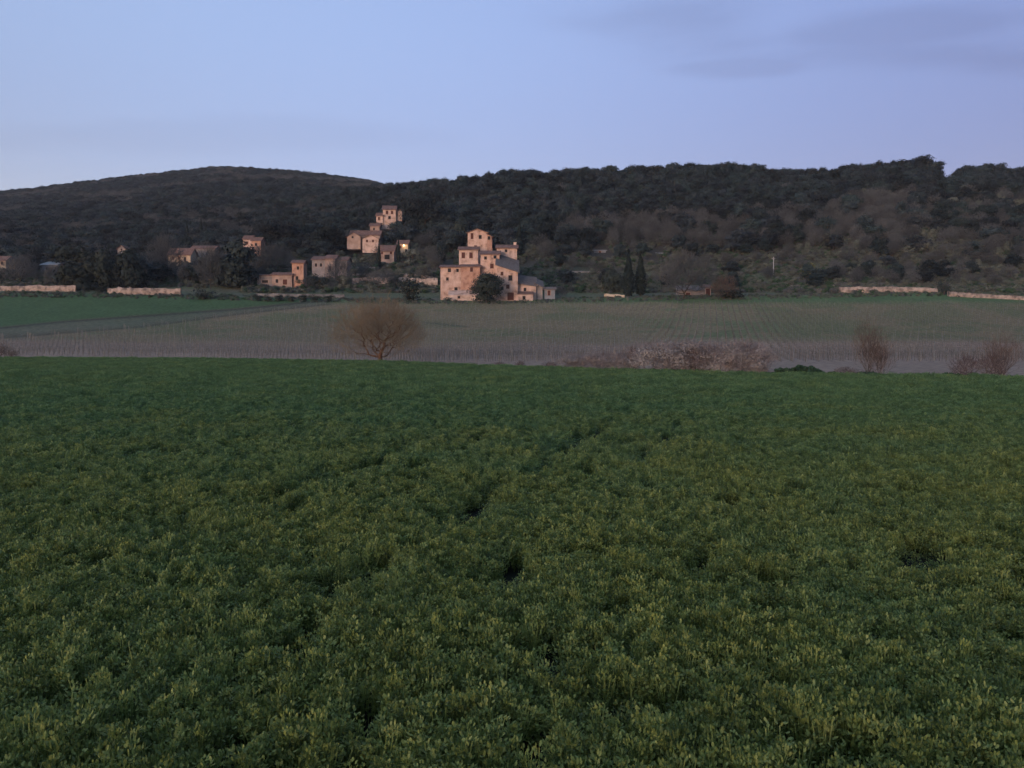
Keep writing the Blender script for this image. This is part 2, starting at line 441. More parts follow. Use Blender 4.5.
def trunk_mesh(name, H, r, z1, seed, limbs=5, lean=.1, W=6):
    rr = np.random.default_rng(seed); S = []
    p = np.array([0, 0, -.5]); n = 3; r0 = r * 1.25
    for i in range(n):
        q = np.array([rr.normal() * lean, rr.normal() * lean, z1 * (i + 1) / n]); S.append((*p, *q, r0, r0 * .85)); p = q; r0 *= .85
    for i in range(limbs):
        a = rr.uniform(0, 6.28); e = np.array([math.cos(a) * W * .28, math.sin(a) * W * .28, z1 + (H - z1) * rr.uniform(.3, .75)])
        m_ = (p + e) / 2 + np.array([0, 0, -.2]); S.append((*p, *m_, r0 * .7, r0 * .5)); S.append((*m_, *e, r0 * .5, r0 * .15))
    return seg_mesh(name, S, 6)

def evergreen(i, H, W, n=1500, size=.26, lobes=11, z0=1.0, key='oak', nm='evergreen_tree', flat=.8):
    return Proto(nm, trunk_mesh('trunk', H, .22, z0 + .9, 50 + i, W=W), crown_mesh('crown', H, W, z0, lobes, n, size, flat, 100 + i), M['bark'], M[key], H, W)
EV = [evergreen(i, 8, 7.5, n=2200, size=.28, lobes=13, z0=.6) for i in range(5)]
OL = [evergreen(20 + i, 4.5, 4.6, n=650, size=.16, lobes=8, z0=.9, key='oak2', nm='olive_tree') for i in range(3)]
EVG = [evergreen(40 + i, 6, 6, n=900, size=.22, lobes=9, z0=.5, key='oak2', nm='grey_green_tree') for i in range(3)]
def bareproto(i, H=8, W=7, mc='bare', nm='bare_tree', thick=.03, n=260, zlo=.2, trunk=.16, twigs=4, twl=.9, rt=.016, **k):
    st = np.array([[0, 0, -.3], [.05, .02, H * trunk * .5], [.0, .08, H * trunk]])
    S = span_tree(300 + i, dome_pts(300 + i, n, H * .96, W * .94, zlo), st, r_tip=rt, twigs=twigs, twl=twl * W / 8, twr=thick)
    S[:, 6:] = np.maximum(S[:, 6:], thick * .6)
    big, small = split_bare(S, .06)
    return Proto(nm, seg_mesh('trunk', big, 5), seg_mesh('crown', small, 3), M['bark'], M[mc], H, W)
BA = [bareproto(i) for i in range(4)]
for b_ in BA: print('bare faces', len(b_.crown.polygons))

def cypress_proto(seed, H=15, W=2.6):
    n = 2600; t = rng.random(n) ** .9
    prof = np.sin(np.clip(t * 1.05 + .04, 0, 1) ** .65 * math.pi) ** .7 * (1 - t * .35)
    a = rng.uniform(0, 6.283, n); rad = W / 2 * prof * (1 - rng.random(n) ** 2 * .5) * (1 + .12 * np.sin(a * 3 + t * 20))
    P = np.stack([np.cos(a) * rad, np.sin(a) * rad, .5 + t * (H - .5)], 1)
    Nn = np.stack([np.cos(a), np.sin(a), .3 + 0 * a], 1) + .4 * rand_unit(n)
    V, Fc = leaf_quads(P, Nn / np.linalg.norm(Nn, axis=1)[:, None], .22)
    return Proto('cypress_tree', trunk_mesh('trunk', H, .2, 2.0, seed, limbs=0), np_mesh('crown', V, Fc), M['bark'], M['cypress'], H, W)
CY = [cypress_proto(i) for i in range(2)]

def px_place(pr, u, v, h, w, label, cat, group=None, name=None, Y=None, sink=.15, rz=None):
    """u, v of the foot, height and width given in picture pixels; distance solved from the terrain"""
    if Y is None: Y = solve_Y(u, v)
    X = (u - U0) / F * Y
    return place(pr, X, Y, h * Y / F, w * Y / F, rng.uniform(0, 6.28) if rz is None else rz, label, cat, group, name, sink)

# ------------------------------------------------------------------ buildings
HOUSES = []   # picture boxes (u0, u1, v0, v1, Y) that nearer trees must leave open
WD = {}
def block(parent, u0, u1, vb, ve, Y, depth, roof='gx', rise=1.6, wall='plaster', rmat='roof', rot=0.0, wins=(), name='wing', single=False, ol=.5, found=2.5, slope=0.0, chimney=None):
    """one built volume whose front face spans the given picture columns/rows at distance Y. rise: ridge over eave (m);
    slope: how much the right-hand end of a shed roof drops (m)"""
    x0 = (u0 - U0) / F * Y; x1 = (u1 - U0) / F * Y; zb = CZ - (vb - V0) / F * Y; ze = CZ - (ve - V0) / F * Y
    w = x1 - x0; h = ze - zb; cx = (x0 + x1) / 2
    ox, oy, oz = parent.location
    def T(o):
        o.location = (cx - ox, Y - oy, zb - oz); o.rotation_euler = (0, 0, rot); return o
    D = depth; mb = MB(); rb = MB()
    a = -w / 2; b = w / 2; tk = .2
    def slab(p):       # 4 pts of the upper surface (ccw seen from above)
        rb.hexa([(x, y, z - tk) for x, y, z in p] + list(p))
    if roof == 'gx':    # ridge along x
        zr = h + rise
        prof = [(0, -found), (D, -found), (D, h), (D / 2, zr), (0, h)]
        for s_ in (a, b):
            pts = [(s_, y, z) for y, z in prof]; mb.poly(pts if s_ > 0 else pts[::-1])
        mb.poly([(a, 0, -found), (b, 0, -found), (b, 0, h), (a, 0, h)]); mb.poly([(b, D, -found), (a, D, -found), (a, D, h), (b, D, h)])
        k = rise / (D / 2) * ol; e = .12
        slab([(a - ol, -ol, h - k + e), (b + ol, -ol, h - k + e), (b + ol, D / 2, zr + e), (a - ol, D / 2, zr + e)])
        slab([(a - ol, D / 2 + .004, zr + e), (b + ol, D / 2 + .004, zr + e), (b + ol, D + ol, h - k + e), (a - ol, D + ol, h - k + e)])
    elif roof == 'gy':  # gable towards the viewer
        zr = h + rise
        prof = [(a, -found), (b, -found), (b, h), (0, zr), (a, h)]
        mb.poly([(x, 0, z) for x, z in prof]); mb.poly([(x, D, z) for x, z in prof][::-1])
        mb.poly([(b, 0, -found), (b, D, -found), (b, D, h), (b, 0, h)]); mb.poly([(a, D, -found), (a, 0, -found), (a, 0, h), (a, D, h)])
        k = rise / (w / 2) * ol; e = .12
        slab([(a - ol, -ol, h - k + e), (0, -ol, zr + e), (0, D + ol, zr + e), (a - ol, D + ol, h - k + e)])
        slab([(.004, -ol, zr + e), (b + ol, -ol, h - k + e), (b + ol, D + ol, h - k + e), (.004, D + ol, zr + e)])
    else:               # shed: height at the four corners from rise (towards the back) and slope (down to the right)
        def zz(x, y): return h + rise * y / D - slope * (x - a) / w
        c = [(a, 0), (b, 0), (b, D), (a, D)]
        mb.hexa([(x, y, -found) for x, y in c] + [(x, y, zz(x, y)) for x, y in c]); e = .22
        c2 = [(a - ol, -ol), (b + ol, -ol), (b + ol, D + ol), (a - ol, D + ol)]
        slab([(x, y, zz(x, y) + e) for x, y in c2])
    top = name
    if single:
        wo = T(mb.build('wall', M[wall], parent)); ro = T(rb.build('roof', M[rmat], parent)); host = None
    else:
        wo = T(mb.build(top, M[wall], parent)); ro = rb.build('roof', M[rmat], wo); host = wo
    if chimney:
        for (uc, vtp, cw) in chimney:
            xc = (uc - U0) / F * Y - cx; zc = CZ - (vtp - V0) / F * Y - zb; cb = MB()
            cb.box(xc - cw / 2, xc + cw / 2, D * .45, D * .45 + cw, h - .3, zc); cb.box(xc - cw / 2 - .1, xc + cw / 2 + .1, D * .45 - .1, D * .45 + cw + .1, zc, zc + .12)
            cb.build('chimney', M[wall], ro if single else wo)
    for (uw, vw, ww, hh, kind) in wins:
        xw = (uw - U0) / F * Y - cx; zw = CZ - (vw - V0) / F * Y - zb
        nm = 'door' if kind in ('door', 'arch') else 'window'
        fb = MB(); fw = .12
        fb.box(xw - ww / 2 - fw, xw - ww / 2, -.07, .03, zw - hh / 2 - (0 if nm == 'door' else fw), zw + hh / 2 + fw)
        fb.box(xw + ww / 2, xw + ww / 2 + fw, -.07, .03, zw - hh / 2 - (0 if nm == 'door' else fw), zw + hh / 2 + fw)
        fb.box(xw - ww / 2, xw + ww / 2, -.07, .03, zw + hh / 2, zw + hh / 2 + fw)
        if nm == 'window': fb.box(xw - ww / 2, xw + ww / 2, -.12, .03, zw - hh / 2 - fw, zw - hh / 2)
        pb = MB(); pb.box(xw - ww / 2, xw + ww / 2, -.03, .02, zw - hh / 2, zw + hh / 2)
        pm = M['shutter'] if kind in ('door', 'shut') else M['window']
        if nm == 'window':
            pb2 = MB(); pb2.box(xw - .03, xw + .03, -.05, -.031, zw - hh / 2, zw + hh / 2)
        if single:
            po = T(pb.build(nm, pm, parent)); fb.build('frame', M['frame'], po)
        else:
            pb.v += []; po = pb.build(nm, pm, host)
            fo = MB(); b0 = len(pb.v)
            me = po.data; me.materials.append(M['frame'])
            # surround joined to the leaf as one sub-part
            vv = [tuple(v.co) for v in me.vertices] + fb.v; ff = [tuple(p.vertices) for p in me.polygons] + [tuple(i + b0 for i in f) for f in fb.f]
            nf = len(pb.f); me.clear_geometry(); me.from_pydata(vv, [], ff)
            for i, p in enumerate(me.polygons): p.material_index = 0 if i < nf else 1
            me.update()
    HOUSES.append((u0 - 1, u1 + 1, ve - rise / Y * F * .8, vb - 1, Y))
    return wo

def house(name, u, v, Y, label, cat='house', group=None):
    e = empty(name, ((u - U0) / F * Y, Y, CZ - (v - V0) / F * Y)); return tag(e, label, cat, group)

# the big farmhouse, stepped up the slope
fh = house('farmhouse', 495, 300, 250, 'large pink stone farmhouse of stepped blocks at the vineyard top', 'farmhouse')
fa = block(fh, 440.5, 461, 297, 267, 256, 9, 'gx', 1.0, 'plaster', wins=[(449.4, 270.2, 1.0, 1.2, 'w'), (447.4, 279, .8, 1.0, 'w'), (456, 289.5, 1.0, 1.4, 'w'), (457.5, 270.4, .8, 1.0, 'w')])
fa = block(fh, 461.05, 480, 298, 266.5, 255.6, 9, 'gx', 1.0, 'redwall', wins=[(471.5, 269.6, .9, 1.4, 'shut'), (461+3, 292, .9, 1.2, 'w')])
block(fh, 448, 484, 299, 295.5, 252, 3.4, 'shed', 1.6, 'plaster2', 'plaster2', ol=.05, wins=[(459, 297.3, .8, .8, 'w')])
block(fh, 459, 478, 275, 249.5, 266, 7.5, 'gx', 1.3, 'plaster2', wins=[(463.3, 255.3, 1.1, 1.9, 'shut'), (471, 255.3, 1.1, 1.9, 'shut')])
block(fh, 467.7, 487.3, 270, 232.5, 276, 8, 'gy', 1.2, 'plaster', rot=R(-4), wins=[(480.2, 237, 1.0, 1.3, 'w'), (472, 236, .9, 2.0, 'shut'), (475.5, 247, .9, 1.1, 'shut')])
block(fh, 487.4, 492, 270, 234.5, 275, 7, 'shed', .2, 'redwall', slope=.8, wins=[(489, 238, .9, 1.2, 'w')])
block(fh, 480.6, 499.5, 300, 254, 258, 8, 'gx', 1.4, 'plaster', wins=[(491.9, 266, 1.1, 1.5, 'shut'), (495, 257, .9, 1.0, 'w'), (485.5, 258, .8, 1.0, 'w')])
block(fh, 496.8, 517.8, 301, 265.2, 252, 11, 'shed', 4.4, 'plaster', 'roofgrey', slope=2.1, wins=[(510.4, 278, 1.25, 1.7, 'w'), (507.8, 286.6, 1.0, 1.3, 'shut'), (502, 273.6, .8, 1.1, 'shut'), (510.6, 296.3, 2.0, 2.4, 'door'), (502.2, 288.5, .8, .9, 'w')])
block(fh, 496.8, 517, 275, 247.8, 263.5, 7, 'gx', 1.3, 'plaster2', 'roof', chimney=[(515, 241.5, .9)], wins=[(506, 250.8, .8, .9, 'w')])
block(fh, 517.85, 536, 299, 283.6, 254, 7, 'shed', 3.0, 'plaster2', 'roofgrey', slope=.8, wins=[(525, 289.5, .8, 1.0, 'w')])
block(fh, 536.05, 542.5, 298, 284, 255, 7, 'shed', 2.2, 'greywall', 'roofgrey', slope=1.0)
block(fh, 517.85, 533, 301.5, 294.5, 250.5, 3.2, 'shed', .9, 'plaster2', 'roof', ol=.2, wins=[(524, 298, .9, 1.2, 'w')])
s = house('shed', 549.5, 296, 256, 'small pale grey shed standing alone beside the farmhouse, right of its low annex', 'shed')
block(s, 544.5, 555, 296, 289, 256, 3.5, 'gx', .7, 'bluegrey', 'roofgrey', single=True, wins=[(549, 293, .9, 1.6, 'door')])

# the hamlet on the slope behind
h = house('village_house', 389, 222, 385, 'tall pink house standing highest of the hamlet, with a lower block on its left side')
block(h, 383, 395.8, 224, 209.2, 385, 8, 'gx', 2.25, 'plaster2', rot=R(6), wins=[(387, 212.5, 1.1, 1.5, 'shut'), (392, 212.5, 1.1, 1.5, 'shut'), (389.5, 217.5, 1.1, 1.4, 'w')])
block(h, 376.2, 383, 225, 215.6, 384, 7, 'gx', 1.80, 'plaster2', wins=[(379, 218.5, 1.0, 1.4, 'shut')])
block(h, 396, 402, 216, 209.6, 387, 4, 'shed', .5, 'village')
h = house('village_house', 375, 230, 365, 'low pale outbuilding just below the tall pink hamlet house', 'outbuilding')
block(h, 370, 379.5, 232, 225.6, 368, 5, 'gx', 1.35, 'village', single=True, wins=[(374, 229, .8, 1.2, 'w')])
h = house('village_house', 362, 245, 350, 'long low hamlet house with two pale gables, red-brown roofs and a thin chimney')
block(h, 347, 360.5, 243.5, 236.8, 350, 7, 'gy', 1.95, 'village', wins=[(352.6, 237.2, .9, 1.0, 'w')])
block(h, 350, 380, 240, 234.6, 356, 6, 'gx', 2.10, 'village', chimney=[(356.7, 229.8, .8)])
block(h, 362.5, 378.5, 247, 238.6, 348, 6, 'gy', 1.65, 'plaster2', wins=[(367, 241, .9, 1.1, 'shut'), (373, 241, .9, 1.1, 'shut')])
h = house('village_house', 386, 259, 335, 'broad pale hamlet house with dark red roof and arched doorway, between two cypresses')
block(h, 378.6, 394, 259, 250.6, 335, 7, 'gx', 2.55, 'village', wins=[(387, 257, 2.2, 2.0, 'w'), (382, 253, .9, 1.1, 'shut'), (391, 253, .9, 1.1, 'shut')], chimney=[(393.2, 245.5, .7)])
h = house('village_house', 402, 254, 345, 'hamlet house with its lamp switched on, warm light over the pale wall')
block(h, 397.4, 408, 255, 243.6, 345, 6, 'gx', 1.80, 'ochre', wins=[(406, 250.6, .9, 1.1, 'w'), (400.5, 247, .9, 1.3, 'shut')], name='wing')
LAMPHOUSE = h
h = house('village_house', 326, 285, 305, 'grey-pink two-storey house half hidden by bare trees, left of the terraces')
block(h, 312, 325, 286, 259.5, 308, 8, 'gx', 1.50, 'greywall', wins=[(316, 265, .9, 1.3, 'w'), (321, 265, .9, 1.3, 'w')])
block(h, 325.1, 335, 286, 258.6, 306.5, 9, 'gx', 1.80, 'village', wins=[(330, 268, 1.0, 1.5, 'shut'), (330, 278, 1.0, 1.5, 'shut')])
block(h, 335.1, 347, 286, 260, 308, 8, 'gx', 1.50, 'greywall', wins=[(341, 268, .9, 1.3, 'w')])
h = house('village_house', 297, 287, 288, 'small red-brown tower house at the end of a long low stone outbuilding')
block(h, 292, 303.5, 288, 262.6, 288, 5, 'gx', 1.05, 'redwall', wins=[(298, 268, .9, 1.2, 'w'), (297, 278, 1.0, 1.3, 'w')])
block(h, 272, 291.9, 289, 274.6, 287, 5, 'gx', 0.90, 'village', wins=[(277, 281, 1.0, 1.3, 'w'), (285, 282, 1.6, 1.9, 'shut')])
block(h, 257, 271.9, 287, 275.6, 289, 4, 'shed', .5, 'greywall', wins=[(265, 281.5, 2.2, 1.0, 'w')])
h = house('village_house', 252, 247, 350, 'orange-pink house standing alone above the tallest dark tree on the left')
block(h, 243, 251.5, 250, 239, 352, 6, 'gx', 1.80, 'plaster2', wins=[(247, 243, 1.0, 1.2, 'shut')])
block(h, 251.6, 260.8, 250, 240.4, 350, 6, 'gx', 1.65, 'redwall', wins=[(256, 244.5, 1.0, 1.2, 'w')])
h = house('village_house', 180, 266, 330, 'long ochre house with red-brown roof behind a bare tree, left of the hamlet')
block(h, 168, 190.5, 268, 254.4, 330, 7, 'gx', 2.85, 'ochre', wins=[(173, 258, 1.0, 1.4, 'shut'), (179, 258, 1.0, 1.4, 'shut'), (185, 259, 1.0, 1.4, 'w')])
block(h, 191, 214.5, 264, 248.5, 340, 7, 'gx', 1.50, 'greywall', wins=[(197, 254, 1.0, 1.3, 'w'), (207, 254, 1.0, 1.3, 'w')])
h = house('village_house', 121, 250, 350, 'small pale gabled house peeping over dark trees on the left')
block(h, 117.5, 125.5, 256, 248.8, 350, 6, 'gy', 1.50, 'greywall', single=True, wins=[(121.5, 249.5, .8, .9, 'w')])
h = house('village_house', 0, 268, 320, 'pale cream house cut by the left edge of the picture')
block(h, -10, 6, 270, 260, 322, 6, 'gx', 1.80, 'ochre', single=True, wins=[(2, 263, 1.0, 1.3, 'w')])
h = house('shed', 49, 272, 318, 'blue-grey flat shed between bare trees far on the left', 'shed')
block(h, 40, 57, 273, 265, 318, 6, 'shed', 1.6, 'bluegrey', 'bluegrey' if False else 'metal', single=True, wins=[(49, 269.5, 2.4, 1.8, 'w')])
h = house('field_shelter', 692, 297, 262, 'low grey farm shelter with dark open end under the wide bare tree', 'shelter')
block(h, 679, 705, 299, 290.5, 262, 5, 'shed', 1.6, 'greywall', 'roofgrey', wins=[(688, 295.5, 1.4, 1.8, 'door')])
block(h, 705.1, 711, 299, 287, 261, 5, 'gx', 0.90, 'greywall', wins=[(708, 293.5, 1.4, 3.2, 'door')])
h = house('shed', 600, 253, 338, 'small white hut on the terraces, wider of the two above the cypresses', 'hut')
block(h, 594, 606, 254, 250.6, 338, 3, 'shed', .4, 'bluegrey', 'metal', single=True, wins=[(600, 252.5, .9, 1.1, 'door')])
h = house('shed', 660, 255, 334, 'tiny white hut on the terraces right of the cypress pair', 'hut')
block(h, 657, 662.5, 256, 253.4, 334, 2, 'shed', .3, 'white', 'metal', single=True)

# the lit lamp on the hamlet house
lw = MB(); Yl = 344.6; xl = (404 - U0) / F * Yl; zl = CZ - (245.6 - V0) / F * Yl
lo = Vector = None
m = bpy.data.materials.new('lamp_glow'); m.use_nodes = True
b = m.node_tree.nodes['Principled BSDF']; b.inputs['Emission Color'].default_value = (1, .72, .42, 1); b.inputs['Emission Strength'].default_value = 9
b.inputs['Base Color'].default_value = (.8, .7, .5, 1)
lx, ly, lz = LAMPHOUSE.location
lamp = MB(); lamp.cyl((0, -.35, -.14), (0, -.35, .14), .09, .14, 10); lamp.cyl((0, -.35, .14), (0, -.35, .20), .2, .05, 10)
arm = MB(); arm.cyl((0, .38, .05), (0, -.35, .22), .025, .025, 6)
a_ = arm.build('lamp_arm', M['metal'], LAMPHOUSE); a_.location = (xl - lx, Yl - ly, zl - lz)
g_ = lamp.build('lantern', m, a_)
pl = bpy.data.lights.new('lantern_light', 'POINT'); pl.energy = 20; pl.color = (1, .66, .36); pl.shadow_soft_size = .15
po = link(bpy.data.objects.new('lantern_light', pl), a_); po.location = (0, -.9, 0)

# ------------------------------------------------------------------ walls
def wall_run(name, pts, thick, label, m_='stone', cat='stone wall', hpx=None, step=2.0):
    """rough masonry run; pts = (u, v_base, height_px); follows the ground"""
    P = []
    for (u, v, hp) in pts:
        Y = solve_Y(u, v); P.append(((u - U0) / F * Y, Y, hp * Y / F))
    P = np.array(P); d = np.concatenate([[0], np.cumsum(np.hypot(np.diff(P[:, 0]), np.diff(P[:, 1])))])
    t = np.arange(0, d[-1], .6); X = np.interp(t, d, P[:, 0]); Y = np.interp(t, d, P[:, 1]); Hh = np.interp(t, d, P[:, 2])
    n = len(t); Z = zt(X, Y); nzv = fbm(t / 3, t * 0, 5) - .5
    tz = Z + Hh * (.85 + .35 * nzv) + .06 * rng.normal(size=n)
    V = []; rows = [(-thick / 2, 0), (-thick / 2, .5), (-thick / 2, 1), (thick / 2, 1), (thick / 2, 0)]
    for (dy, k) in rows:
        V.append(np.stack([X, Y + dy + .05 * rng.normal(size=n), Z - .6 + (tz - Z + .6) * k], 1))
    V = np.stack(V, 1).reshape(-1, 3); m5 = len(rows); idx = np.arange(n * m5).reshape(n, m5)
    Fc = np.stack([idx[:-1, :-1], idx[1:, :-1], idx[1:, 1:], idx[:-1, 1:]], -1).reshape(-1, 4)
    caps = np.array([idx[0, ::-1], idx[-1]])
    o = obj(name, np_mesh(name, V, [Fc, caps]), M[m_]); tag(o, label, cat, kind='thing')
    return o
wall_run('stone_wall', [(-60, 291, 6), (22, 291, 6.5), (77, 291.5, 7)], .7, 'long sunlit stone wall below the trees at the far left')
wall_run('stone_wall', [(108, 293.5, 5), (122, 294.5, 8), (182, 295.5, 8.5)], .7, 'pinkish stone wall above the green meadow, left of a dark bush')
wall_run('stone_wall', [(352, 284, 6), (378, 284, 8), (410, 285, 9), (438, 288, 11)], .8, 'sloping stone wall running down to the left end of the farmhouse')
wall_run('stone_wall', [(386, 277, 4), (410, 278, 5), (434, 281, 5)], .7, 'upper pinkish stone wall just above the sloping wall left of the farmhouse')
wall_run('stone_wall', [(839, 293, 6.5), (880, 292.6, 7), (938, 293, 6)], .7, 'long pale stone wall at the top of the vineyard, left of the dark bush')
wall_run('stone_wall', [(948, 296.5, 5), (990, 298.5, 4.5), (1034, 300.5, 4.5), (1090, 302, 4.5)], .7, 'pale low stone wall right of the dark bush, running out of the picture')
wall_run('stone_wall', [(345, 262, 2.5), (372, 262, 2.5)], .6, 'upper terrace wall under the two-gabled hamlet house', 'stone2', 'terrace wall')
wall_run('stone_wall', [(350, 270, 3.5), (376, 270, 3.5)], .6, 'middle terrace wall right of the grey-pink house', 'stone2', 'terrace wall')
wall_run('stone_wall', [(352, 277, 3.5), (380, 277, 4)], .6, 'lowest terrace wall right of the grey-pink house', 'stone2', 'terrace wall')
wall_run('stone_wall', [(256, 297, 3.5), (300, 297.5, 4), (346, 297.5, 4)], .6, 'low grey wall behind a line of small round bushes', 'stone2', 'terrace wall')
wall_run('stone_wall', [(562, 273, 1.6), (602, 273, 1.8)], .5, 'thin pale terrace wall on the slope right of the farmhouse', 'stone2', 'terrace wall')
wall_run('stone_wall', [(604, 296.5, 3), (625, 297.5, 3)], .6, 'short yellowish wall just left of the cypress foot', 'ochre', 'terrace wall')
wall_run('stone_wall', [(770, 287, 2.0), (835, 287, 2.5)], .5, 'thin grey terrace wall right of the reddish tree', 'stone2', 'terrace wall')

# utility pole
Yp = solve_Y(773.5, 277.5); Xp = (773.5 - U0) / F * Yp; pe = empty('utility_pole', (Xp, Yp, float(zt(Xp, Yp))))
tag(pe, 'pale utility pole standing on the terraces, right of the reddish tree', 'pole')
hp = 20 * Yp / F; b = MB(); b.cyl((0, 0, -.5), (0, 0, hp), .17, .11, 10); b.build('shaft', M['white'], pe)
b = MB(); b.box(-.6, .6, -.05, .05, hp - .86, hp - .75); b.build('crossarm', M['metal'], pe)
for q in (-.5, 0, .5):
    b = MB(); b.cyl((q, 0, hp - .72), (q, 0, hp - .4), .06, .09, 8); b.build('insulator', M['white'], pe)

# ------------------------------------------------------------------ single plants that stand out
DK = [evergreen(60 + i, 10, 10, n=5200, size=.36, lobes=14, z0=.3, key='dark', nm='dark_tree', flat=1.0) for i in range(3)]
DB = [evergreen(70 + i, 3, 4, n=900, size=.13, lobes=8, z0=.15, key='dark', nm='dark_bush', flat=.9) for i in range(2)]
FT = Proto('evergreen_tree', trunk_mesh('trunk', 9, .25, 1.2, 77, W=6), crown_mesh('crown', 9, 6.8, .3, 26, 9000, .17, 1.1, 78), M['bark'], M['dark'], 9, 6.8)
px_place(FT, 486.5, 302, 34, 32, 'dark bushy evergreen tree standing right against the pink farmhouse front', 'tree', Y=246)
px_place(DK[0], 76, 290, 46, 52, 'broad dark evergreen tree above the far left stone wall, left of a narrower dark one', 'tree')
px_place(DK[1], 101, 290, 42, 34, 'dark evergreen tree between the two left stone walls', 'tree')
px_place(DK[2], 131, 289, 43, 42, 'dark evergreen tree under the small gabled house on the left', 'tree')
px_place(DK[0], 231, 287, 48, 48, 'tallest dark round evergreen tree left of the hamlet', 'tree', rz=2.1)
px_place(DB[0], 409, 301.5, 24, 32, 'dark leafy bush at the vineyard top, left of the farmhouse', 'bush')
px_place(DB[1], 944, 295, 18, 15, 'dark bush in the gap between the two right-hand stone walls', 'bush')
px_place(DB[1], 205, 299, 11, 24, 'low dark bush at the end of the pinkish left wall', 'bush')
px_place(DB[0], 84, 292, 8, 13, 'small dark bush left one of two in the gap of the left wall', 'bush')
px_place(DB[1], 101, 293, 7, 13, 'small dark bush right one of two in the gap of the left wall', 'bush')
px_place(DB[0], 730, 298, 9, 40, 'flat dark bush beside the foot of the reddish bare tree', 'bush')
px_place(CY[0], 628.5, 297, 48, 13, 'tall dark cypress on the left of a pair right of the farmhouse', 'tree')
px_place(CY[1], 640.5, 296, 45, 13, 'dark cypress on the right of a pair right of the farmhouse', 'tree')
px_place(DK[1], 614, 292, 24, 22, 'dark round tree just left of the cypress pair', 'tree')
for (u, v, hh, lab) in ((379, 268, 27, 'slim dark cypress left of the broad hamlet house'), (398.5, 264, 27, 'slim dark cypress between the broad hamlet house and the lit one'),
                        (385.5, 231, 14, 'short dark cypress in front of the tall hamlet house')):
    px_place(CY[0], u, v, hh, 5, lab, 'tree')
for (u, v, hh, lab) in ((187, 246, 24, 'slim dark cypress above the ochre house'), (201, 245, 27, 'slim dark cypress above the grey wing beside the ochre house'), (519.5, 252, 34, 'slim dark cypress rising behind the farmhouse chimney'),
                        (304, 244, 26, 'slim dark cypress between two wide flat-topped trees'), (441, 238, 26, 'slim dark cypress on the slope, upper left of the farmhouse')):
    px_place(CY[1], u, v, hh, 6, lab, 'tree')
px_place(EV[1], 442, 268, 27, 13, 'pointed green evergreen at the left shoulder of the farmhouse', 'tree')
STP = [evergreen(80, 12, 18, n=3600, size=.30, lobes=20, z0=5, key='oak', nm='broad_crowned_tree', flat=.5), evergreen(81, 10, 15, n=3000, size=.30, lobes=16, z0=3, key='oak', nm='broad_crowned_tree', flat=.6)]
px_place(STP[0], 276, 252, 33, 54, 'wide flat-topped dark tree above the orange-pink house', 'tree')
px_place(STP[1], 328, 256, 30, 40, 'wide dark tree left of the two-gabled hamlet house', 'tree')
px_place(STP[1], 425, 236, 38, 56, 'very wide dark evergreen right of the tall hamlet house', 'tree', rz=1.0)
px_place(DK[2], 462, 246, 30, 26, 'dark evergreen rising behind the upper farmhouse block', 'tree', rz=4.0)
px_place(DB[0], 318, 289, 15, 24, 'olive green bush in front of the grey-pink house', 'bush')

px_place(EV[2], 922, 184, 20, 30, 'tallest dark tree on the skyline, just left of the notch', 'tree', Y=476)
px_place(EV[3], 903, 184, 17, 30, 'broad dark skyline tree second left from the notch', 'tree', Y=476)
VIL = [((351, 247, 6, 9), 'in front of the left gable of the two-gabled house'), ((361, 249, 8, 9), 'between the two gables of the two-gabled house'), ((372, 250, 6, 12), 'in front of the right gable of the two-gabled house'),
       ((382, 262, 7, 8), 'at the left corner of the broad hamlet house'), ((391, 263, 6, 9), 'at the right corner of the broad hamlet house'), ((316, 289, 13, 11), 'before the left part of the grey-pink house'),
       ((331, 290, 9, 12), 'before the middle of the grey-pink house'), ((345, 290, 16, 12), 'at the right end of the grey-pink house'), ((263, 292, 9, 11), 'before the left end of the long low outbuilding'),
       ((284, 293, 7, 9), 'before the door of the long low outbuilding'), ((308, 291, 16, 11), 'right of the small tower house'), ((392, 227, 6, 10), 'under the tall hamlet house'), ((380, 229, 7, 8), 'left below the tall hamlet house'),
       ((405, 258, 7, 10), 'just below the lit house'), ((173, 271, 9, 10), 'before the left half of the ochre house'), ((187, 271, 11, 9), 'at the right corner of the ochre house'), ((203, 268, 12, 12), 'before the grey wing beside the ochre house'),
       ((249, 255, 10, 9), 'before the left half of the orange-pink house'), ((260, 254, 9, 8), 'at the right corner of the orange-pink house'), ((366, 262, 9, 14), 'between the two-gabled house and the terraces'), ((412, 262, 14, 16), 'right of the lit house'),
       ((425, 279, 11, 15), 'above the sloping wall left of the farmhouse'), ((366, 281, 9, 13), 'on the lowest hamlet terrace'), ((398, 279, 10, 13), 'above the middle of the sloping wall'), ((306, 268, 12, 14), 'behind the small tower house'),
       ((538, 293, 8, 9), 'before the right end of the farmhouse annex'), ((561, 298, 9, 14), 'just right of the small grey shed'), ((447, 301, 5, 9), 'at the left foot of the farmhouse')]
for i, ((u, v, hh, w_), where) in enumerate(VIL):
    k_ = (OL, EVG, BA, EVG)[i % 4]; pr_ = k_[i % len(k_)]
    px_place(pr_, u, v, hh, w_ * 1.2, {'olive_tree': 'small olive tree ', 'grey_green_tree': 'grey-green bushy tree ', 'bare_tree': 'small bare tree '}[pr_.name] + where, 'tree')
YEL = evergreen(90, 4, 6, n=900, size=.16, lobes=9, z0=.1, key='yellow', nm='yellow_bush')
px_place(YEL, 813, 279, 16, 23, 'yellow-green bush on the terrace below the wood', 'bush')
BIGB = bareproto(20, 9, 12, n=520, trunk=.12, zlo=.12, thick=.028)
px_place(BIGB, 684, 299, 47, 66, 'wide spreading bare grey tree beside the farm shelter', 'tree')
